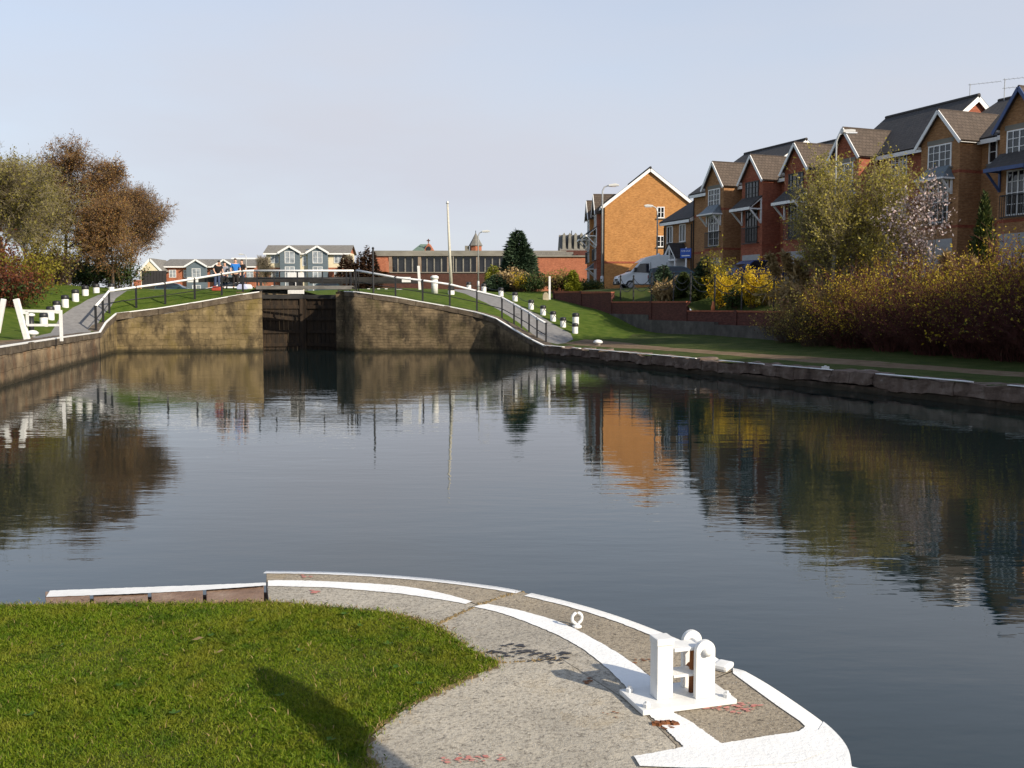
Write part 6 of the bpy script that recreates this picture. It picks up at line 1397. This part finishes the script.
tree('bare_tree', 17, 8.0, .15, sc_len(bare_c, .75), bark_pale, leaf_olive, .05, 1, 'tall pale bare tree rising behind the olive trees at far left', 'tree', spot(0, 74), L_, keep=.06, twig=twig_pale)
tree('bare_tree', 18, 6.9, .12, sc_len(bare_c, .7), bark_pale, leaf_olive, .05, 1, 'pale bare tree crown behind the olive trees, left of the alders', 'tree', spot(26, 78), L_, keep=.06, twig=twig_pale)
tree('leafing_tree', 19, 4.6, .15, sc_len(spread_c, .75), bark, leaf_olive, .08, 1, 'olive green tree standing just off the left frame edge', 'tree', spot(-34, 56), L_, spread=.08, keep=.6)
tree('bare_tree', 20, 4.6, .05, sc_len(bare_c, .4), bark_pale, leaf_olive, .06, 1, 'small leafless tree beside the left end of the three storey block', 'tree', (-33.6, 136, 3.8), keep=.02); tree('bare_tree', 21, 5.0, .05, sc_len(bare_c, .3), bark_pale, leaf_olive, .06, 1, 'small leafless tree beside the right end of the three storey block', 'tree', (-22.4, 138, 3.8), keep=.02)
# left bank undergrowth
sh = 'shrubs on the left bank'
shrub('russet_shrub', 31, 2.0, 1.6, 130, twig_red, leaf_red, 3000, .085, 'broad russet and green shrub at the left frame edge behind the barrier', 'shrub', spot(6, 50), sh, leaf2=leaf_green, leaf2_n=1500, leaf_low=.15, lean=.5)
shrub('yellow_green_shrub', 32, 1.9, 1.0, 80, twig_brown, leaf_yg, 3000, .08, 'yellow green rounded shrub right of the russet shrub', 'shrub', spot(36, 54.5), sh, leaf_low=.1, lean=.35)
shrub('olive_shrub', 33, 2.6, 1.3, 100, twig_brown, leaf_olive, 2600, .09, 'tall brownish olive shrub behind the yellow green shrub', 'shrub', spot(51, 60), sh, leaf2=leaf_brown, leaf2_n=1000, lean=.35)
shrub('green_shrub', 34, 2.1, 1.2, 80, twig_brown, leaf_green, 4200, .09, 'dark green shrub below the rust brown alder', 'shrub', spot(119, 67), sh, leaf_low=.05, lean=.4)
shrub('green_shrub', 35, 1.9, 1.2, 80, twig_brown, leaf_green, 3600, .09, 'dark green shrub at the foot of the tallest alder', 'shrub', spot(90, 71), sh, leaf_low=.05, lean=.4)
shrub('russet_shrub', 36, 2.3, 1.6, 110, twig_red, leaf_red, 2600, .09, 'russet shrub cut by the left frame edge behind the broad one', 'shrub', spot(-8, 55), sh, leaf2=leaf_olive, leaf2_n=1500)
shrub('green_shrub', 37, 2.6, 2.4, 90, twig_brown, leaf_green, 4200, .10, 'dark shrub mass behind the trunks of the alders', 'shrub', spot(72, 77), sh, leaf_low=.05, leaf2=leaf_brown, leaf2_n=1500)
shrub('white_blossom_shrub', 38, 2.6, .5, 30, twig_brown, leaf_blossom, 420, .06, 'slender pale blossoming shrub between the olive shrub and the alder trunk', 'shrub', spot(70, 64), sh, vase=.3, lean=.2)
# right lawn clump before the works
conifer('dark_conifer', 41, zpy(231, 88)-3.75, 1.75, bark, leaf_con, 15000, .30, 'broad dark blue green conifer before the brick works', 'conifer', ((518-512)/1000*88, 88, 3.8), prof=lambda t: min(1, (1-t)**.62*1.05)*(1 if t > .12 else .55+3.7*t))
cl_ = 'shrubs before the works'
def conif_bush(px, D, h, r, lab, m, seed, n=4500, sz=.16, z=None): return conifer('conifer_bush', seed, h, r, bark, m, n, sz, lab, 'conifer', ((px-512)/1000*D, D, z if z is not None else gz((px-512)/1000*D, D)), prof=lambda t: min(1, (1-t)**.5*1.15)*(1 if t > .15 else .6+2.6*t))
conif_bush(493.5, 80, 2.15, .75, 'golden topped conifer bush left of the dark conifer', leaf_con_y, 42); conif_bush(497, 78.5, 1.4, .95, 'dark low conifer bush at the foot of the golden one', leaf_con, 43); conif_bush(572.5, 73, 1.7, .52, 'yellow green conifer bush at the right end of the lawn clump', leaf_con_y, 44)
shrub('straw_shrub', 45, 1.55, 1.2, 110, twig_brown, leaf_straw, 2200, .11, 'straw coloured twiggy shrub below the dark conifer', 'shrub', ((514-512)/1000*79, 79, 3.7), cl_, elong=2.6)
shrub('yellow_flower_shrub', 46, 1.25, .4, 34, twig_brown, leaf_forsythia, 900, .07, 'small bright yellow flowering shrub within the lawn clump', 'shrub', ((521-512)/1000*77, 77, 3.7), cl_)
shrub('green_shrub', 47, 1.3, 1.2, 90, twig_brown, leaf_green, 3000, .09, 'dark green shrub right of the yellow flowering shrub', 'shrub', ((533-512)/1000*77, 77, 3.7), cl_, leaf_low=.05)
shrub('olive_shrub', 48, 1.25, 1.0, 80, twig_brown, leaf_olive, 2000, .085, 'brown olive shrub behind the white stake', 'shrub', ((558-512)/1000*74, 74, 3.7), cl_, leaf2=leaf_brown, leaf2_n=900)
shrub('green_shrub', 49, 0.75, 1.3, 80, twig_brown, leaf_green, 2400, .08, 'low green ground shrub between the lawn clump and the orange gable', 'shrub', ((588-512)/1000*75, 75, 3.7), cl_, leaf2=leaf_olive, leaf2_n=900)
for i, (px_, h_) in enumerate(((345, 5.2), (353, 4.6), (361, 5.4), (368, 6.3), (374, 5.6))): conifer('brown_conifer', 50+i, h_, 1.25, bark, leaf_brown, 2600, .3, ('leftmost pointed brown conifer of the row left of the works', 'second pointed brown conifer of the row left of the works', 'middle pointed brown conifer of the row left of the works', 'tallest pointed brown conifer of the row left of the works', 'rightmost pointed brown conifer of the row left of the works')[i], 'conifer', ((px_-512)/1000*122, 122, 3.8), 'pointed conifers left of the works', prof=lambda t: (1-t)**.75)

# plants along the brick wall
def on(px, v): u = u_at(px, v); return tuple(W(u, v, yard_z(u, v)-.03))
pw = 'plants along the top of the brick wall'
def conif_on(px, v, h, r, lab, m, seed, n=5000, sz=.14): return conifer('conifer_bush', seed, h, r, bark, m, n, sz, lab, 'conifer', on(px, v), pw, prof=lambda t: min(1, (1-t)**.5*1.15)*(1 if t > .15 else .6+2.6*t))
conif_on(663, 11.0, 1.85, .65, 'dense dark green conifer bush before the silver van', leaf_con, 61); conif_on(683, 10.6, 1.5, .45, 'narrow dark conifer bush before the teal car', leaf_cyp, 62); conif_on(704, 10.9, 2.2, .62, 'tall dark conifer bush left of the first forsythia', leaf_con, 63, 6500); conif_on(697, 10.2, 1.3, .45, 'small dark conifer bush at the foot of the tall one', leaf_cyp, 64, 3500)
shrub('straw_grass_clump', 65, 0.95, .5, 120, leaf_straw, leaf_straw, 500, .12, 'tan ornamental grass clump between the conifer bushes', 'grass clump', on(668, 10.4), pw, elong=4, sr=.008)
shrub('forsythia', 66, 1.85, .30, 44, twig_brown, leaf_forsythia, 3600, .06, 'narrow bright yellow forsythia below the blue board', 'shrub', on(721, 10.3), pw, leaf_low=.05, vase=.6, lean=.07, twig=1, spread=.06)
shrub('forsythia', 67, 1.95, .42, 56, twig_brown, leaf_forsythia, 4600, .06, 'broader yellow forsythia before the red brick houses', 'shrub', on(753, 10.3), pw, leaf_low=.08, lean=.1, vase=.6, twig=1, spread=.07)
shrub('olive_shrub', 68, 2.2, .4, 34, twig_brown, leaf_yg, 1200, .075, 'olive leaved top of the bush behind the narrow forsythia', 'shrub', on(717, 11.0), pw, lean=.2)
shrub('green_shrub', 69, 0.9, .6, 60, twig_brown, leaf_green, 1500, .075, 'low green bush between the two forsythias', 'shrub', on(737, 10.3), pw)
shrub('yellow_sprig', 70, 1.75, .2, 9, twig_brown, leaf_forsythia, 260, .06, 'thin yellow sprig right of the broader forsythia', 'shrub', on(774, 10.4), pw, lean=.15)
shrub('green_shrub', 71, 1.1, .6, 60, twig_brown, leaf_olive, 1500, .075, 'dull olive bush right of the broader forsythia', 'shrub', on(768, 10.6), pw)
shrub('straw_grass_clump', 72, 1.5, .95, 260, leaf_straw, leaf_straw, 1500, .12, 'broad pale pampas grass clump left of the willow', 'grass clump', on(802, 9.8), pw, elong=4, sr=.009)
def plume(px, v, h, lean, lab, seed):
    rg = np.random.default_rng(seed); o = thing('pampas_plume', lab, 'pampas plume', on(px, v), group='pampas plumes'); m = MB(); m.tube([(0, 0, 0), (lean*.3, 0, h*.6), (lean, 0, h)], [.025, .018, .012], 6); m.build('stalk', leaf_straw, o)
    t = rg.uniform(.68, 1.04, 500); P = np.stack([lean*(.3+(t-.6)*1.75), np.zeros(500), h*t], 1)+rg.normal(0, .05, (500, 3)); V_, F_ = leaves_np(rg, P, .1, 3, .2); np_mesh('plume', V_, [F_], leaf_straw, parent=o)
plume(784, 9.8, 2.6, -.75, 'pampas plume leaning left over the broader forsythia', 1); plume(797, 9.9, 2.55, -.6, 'second pampas plume right of the leaning one', 2); plume(806, 9.7, 2.2, -.35, 'short pampas plume nearest the willow', 4)

# sallow, blossom tree, cypress
tree('sallow_tree', 81, 4.5, .045, sallow_c, twig_brown, leaf_sallow, .072, 1, 'many stemmed yellow catkin sallow before the red houses', 'tree', on(852, 10.2), twig=twig_pale, stems=12, splay=.24, spread=.05, keep=.85)
tree('sallow_tree', 82, 3.5, .04, sallow_c, twig_brown, leaf_sallow, .062, 1, 'smaller yellow sallow leaning left of the big one', 'tree', on(828, 9.9), twig=twig_pale, stems=7, splay=.2, spread=.05, keep=.4)
tree('blossom_tree', 83, 3.4, .04, cfg(**{**sallow_c, 'kids': [1, 2, 1, 0, 0], 'len': [1.1, .6, .35, .3, .3]}), bark, leaf_blossom, .075, 1, 'small pink white blossom tree before the brown house', 'tree', on(922, 11.2), stems=5, splay=.17, spread=.06, keep=.28)
conifer('cypress', 84, 4.1, .42, bark, leaf_cyp, 6500, .13, 'slim dark pointed cypress before the brown brick house', 'conifer', on(980, 11.0), prof=lambda t: (1 if t < .35 else ((1-t)/.65)**.7)*(1 if t > .08 else .7), up=1.6)
plume(948, 10.0, 2.3, -.2, 'pampas plume right of the blossom tree', 5); plume(962, 9.8, 2.1, .15, 'last pampas plume left of the cypress', 6)

# the bushes on the bank: three kinds, copied
hg = 'bushes of the bank right of the brick wall'
protoA = shrub('dogwood_bush', 91, 3.0, 1.75, 260, twig_red, leaf_yg, 800, .052, 'x', 'shrub', (0, 0, 0), hg, leaf_low=.84, leaf2=leaf_brown, leaf2_n=500, twig=4, sr=.013)
protoB = shrub('thorn_bush', 92, 3.0, 1.8, 240, twig_red, leaf_gold, 5000, .052, 'x', 'shrub', (0, 0, 0), hg, leaf_low=.7, leaf2=leaf_green, leaf2_n=600, twig=4, sr=.013)
protoC = shrub('olive_bush', 93, 2.8, 1.7, 170, twig_brown, leaf_olive, 3400, .06, 'x', 'shrub', (0, 0, 0), hg, leaf_low=.35, leaf2=leaf_brown, leaf2_n=1400, twig=4)
used = set()
def bush(pr, px, v, h, rz, lab, sx=1.0):
    u = u_at(px, v) if px < 1100 else px-1100
    z = gz(*W(u, v).xy) if v < 9 else yard_z(u, v)
    o = pr if id(pr) not in used else copy_tree(pr); used.add(id(pr)); s = h/3.0*.9
    o.location = W(u, v, z-.05); o.rotation_euler = (0, 0, rz); o.scale = (s*sx, s*sx, s); o['label'] = lab; return o
for a in ((protoC, 792, 8.3, 2.2, .3, 'olive bush at the left end of the bank, over the wall end'), (protoC, 818, 7.6, 2.3, 1.1, 'olive leaved bush at the left front of the bank'), (protoC, 838, 8.6, 3.3, 2.0, 'olive bush in front of the big sallow'), (protoB, 858, 7.8, 2.6, .7, 'golden topped bush second from the left at the front of the bank'),
          (protoB, 884, 8.9, 3.5, 2.6, 'tall golden bush before the blossom tree'), (protoA, 896, 7.3, 2.7, 4.0, 'red stemmed bush below the tall golden bush'), (protoC, 918, 8.8, 3.0, 5.1, 'olive bush below the blossom tree'), (protoA, 938, 7.0, 2.5, .2, 'red stemmed bush at the middle of the bank front'),
          (protoB, 958, 8.7, 3.3, 3.5, 'golden bush below the cypress'), (protoA, 980, 6.9, 2.7, 2.9, 'red stemmed bush right of the middle of the bank front'), (protoB, 1000, 8.5, 3.6, 1.6, 'tall golden bush right of the cypress'), (protoA, 1022, 6.8, 3.0, 5.5, 'red stemmed bush cut by the right frame edge'),
          (protoB, 1050, 8.0, 3.9, 4.4, 'golden bush just outside the right frame edge'), (protoA, 1062, 6.6, 3.1, .9, 'red stemmed bush just outside the right frame edge')): bush(*a)
lim = ['nearest', 'second', 'third', 'fourth', 'fifth', 'sixth', 'seventh', 'eighth', 'ninth']
for i in range(8):
    bush(protoB if i % 2 else protoA, 1100+28.5+i*2.4, 6.4+1.5*(i % 2), 3.6+.25*i, i*1.3, f'{lim[i]} bush of the bank beyond the right frame edge', 1.1)

# unseen evergreens added beyond the right frame edge to shade the towpath
for i, (u, v, h, lab) in enumerate(((33, 6.0, 7.5, 'added shade evergreen nearest the towpath beyond the right frame edge'), (36.5, 12.8, 11.5, 'tallest added shade evergreen beyond the right frame edge'), (35, 9.5, 9.5, 'added shade evergreen beside the garden strip beyond the right frame edge'), (39.5, 8.0, 10.5, 'farthest added shade evergreen along the towpath beyond the right frame edge'))):
    conifer('shade_evergreen', 101+i, h, 2.6, bark, leaf_con, 5200, .75, lab, 'conifer', W(u, v, .9 if v < 9 else 2.5), 'added shade evergreens beyond the right frame edge', prof=lambda t: min(1, (1-t)**.5*1.15), stem=.2)
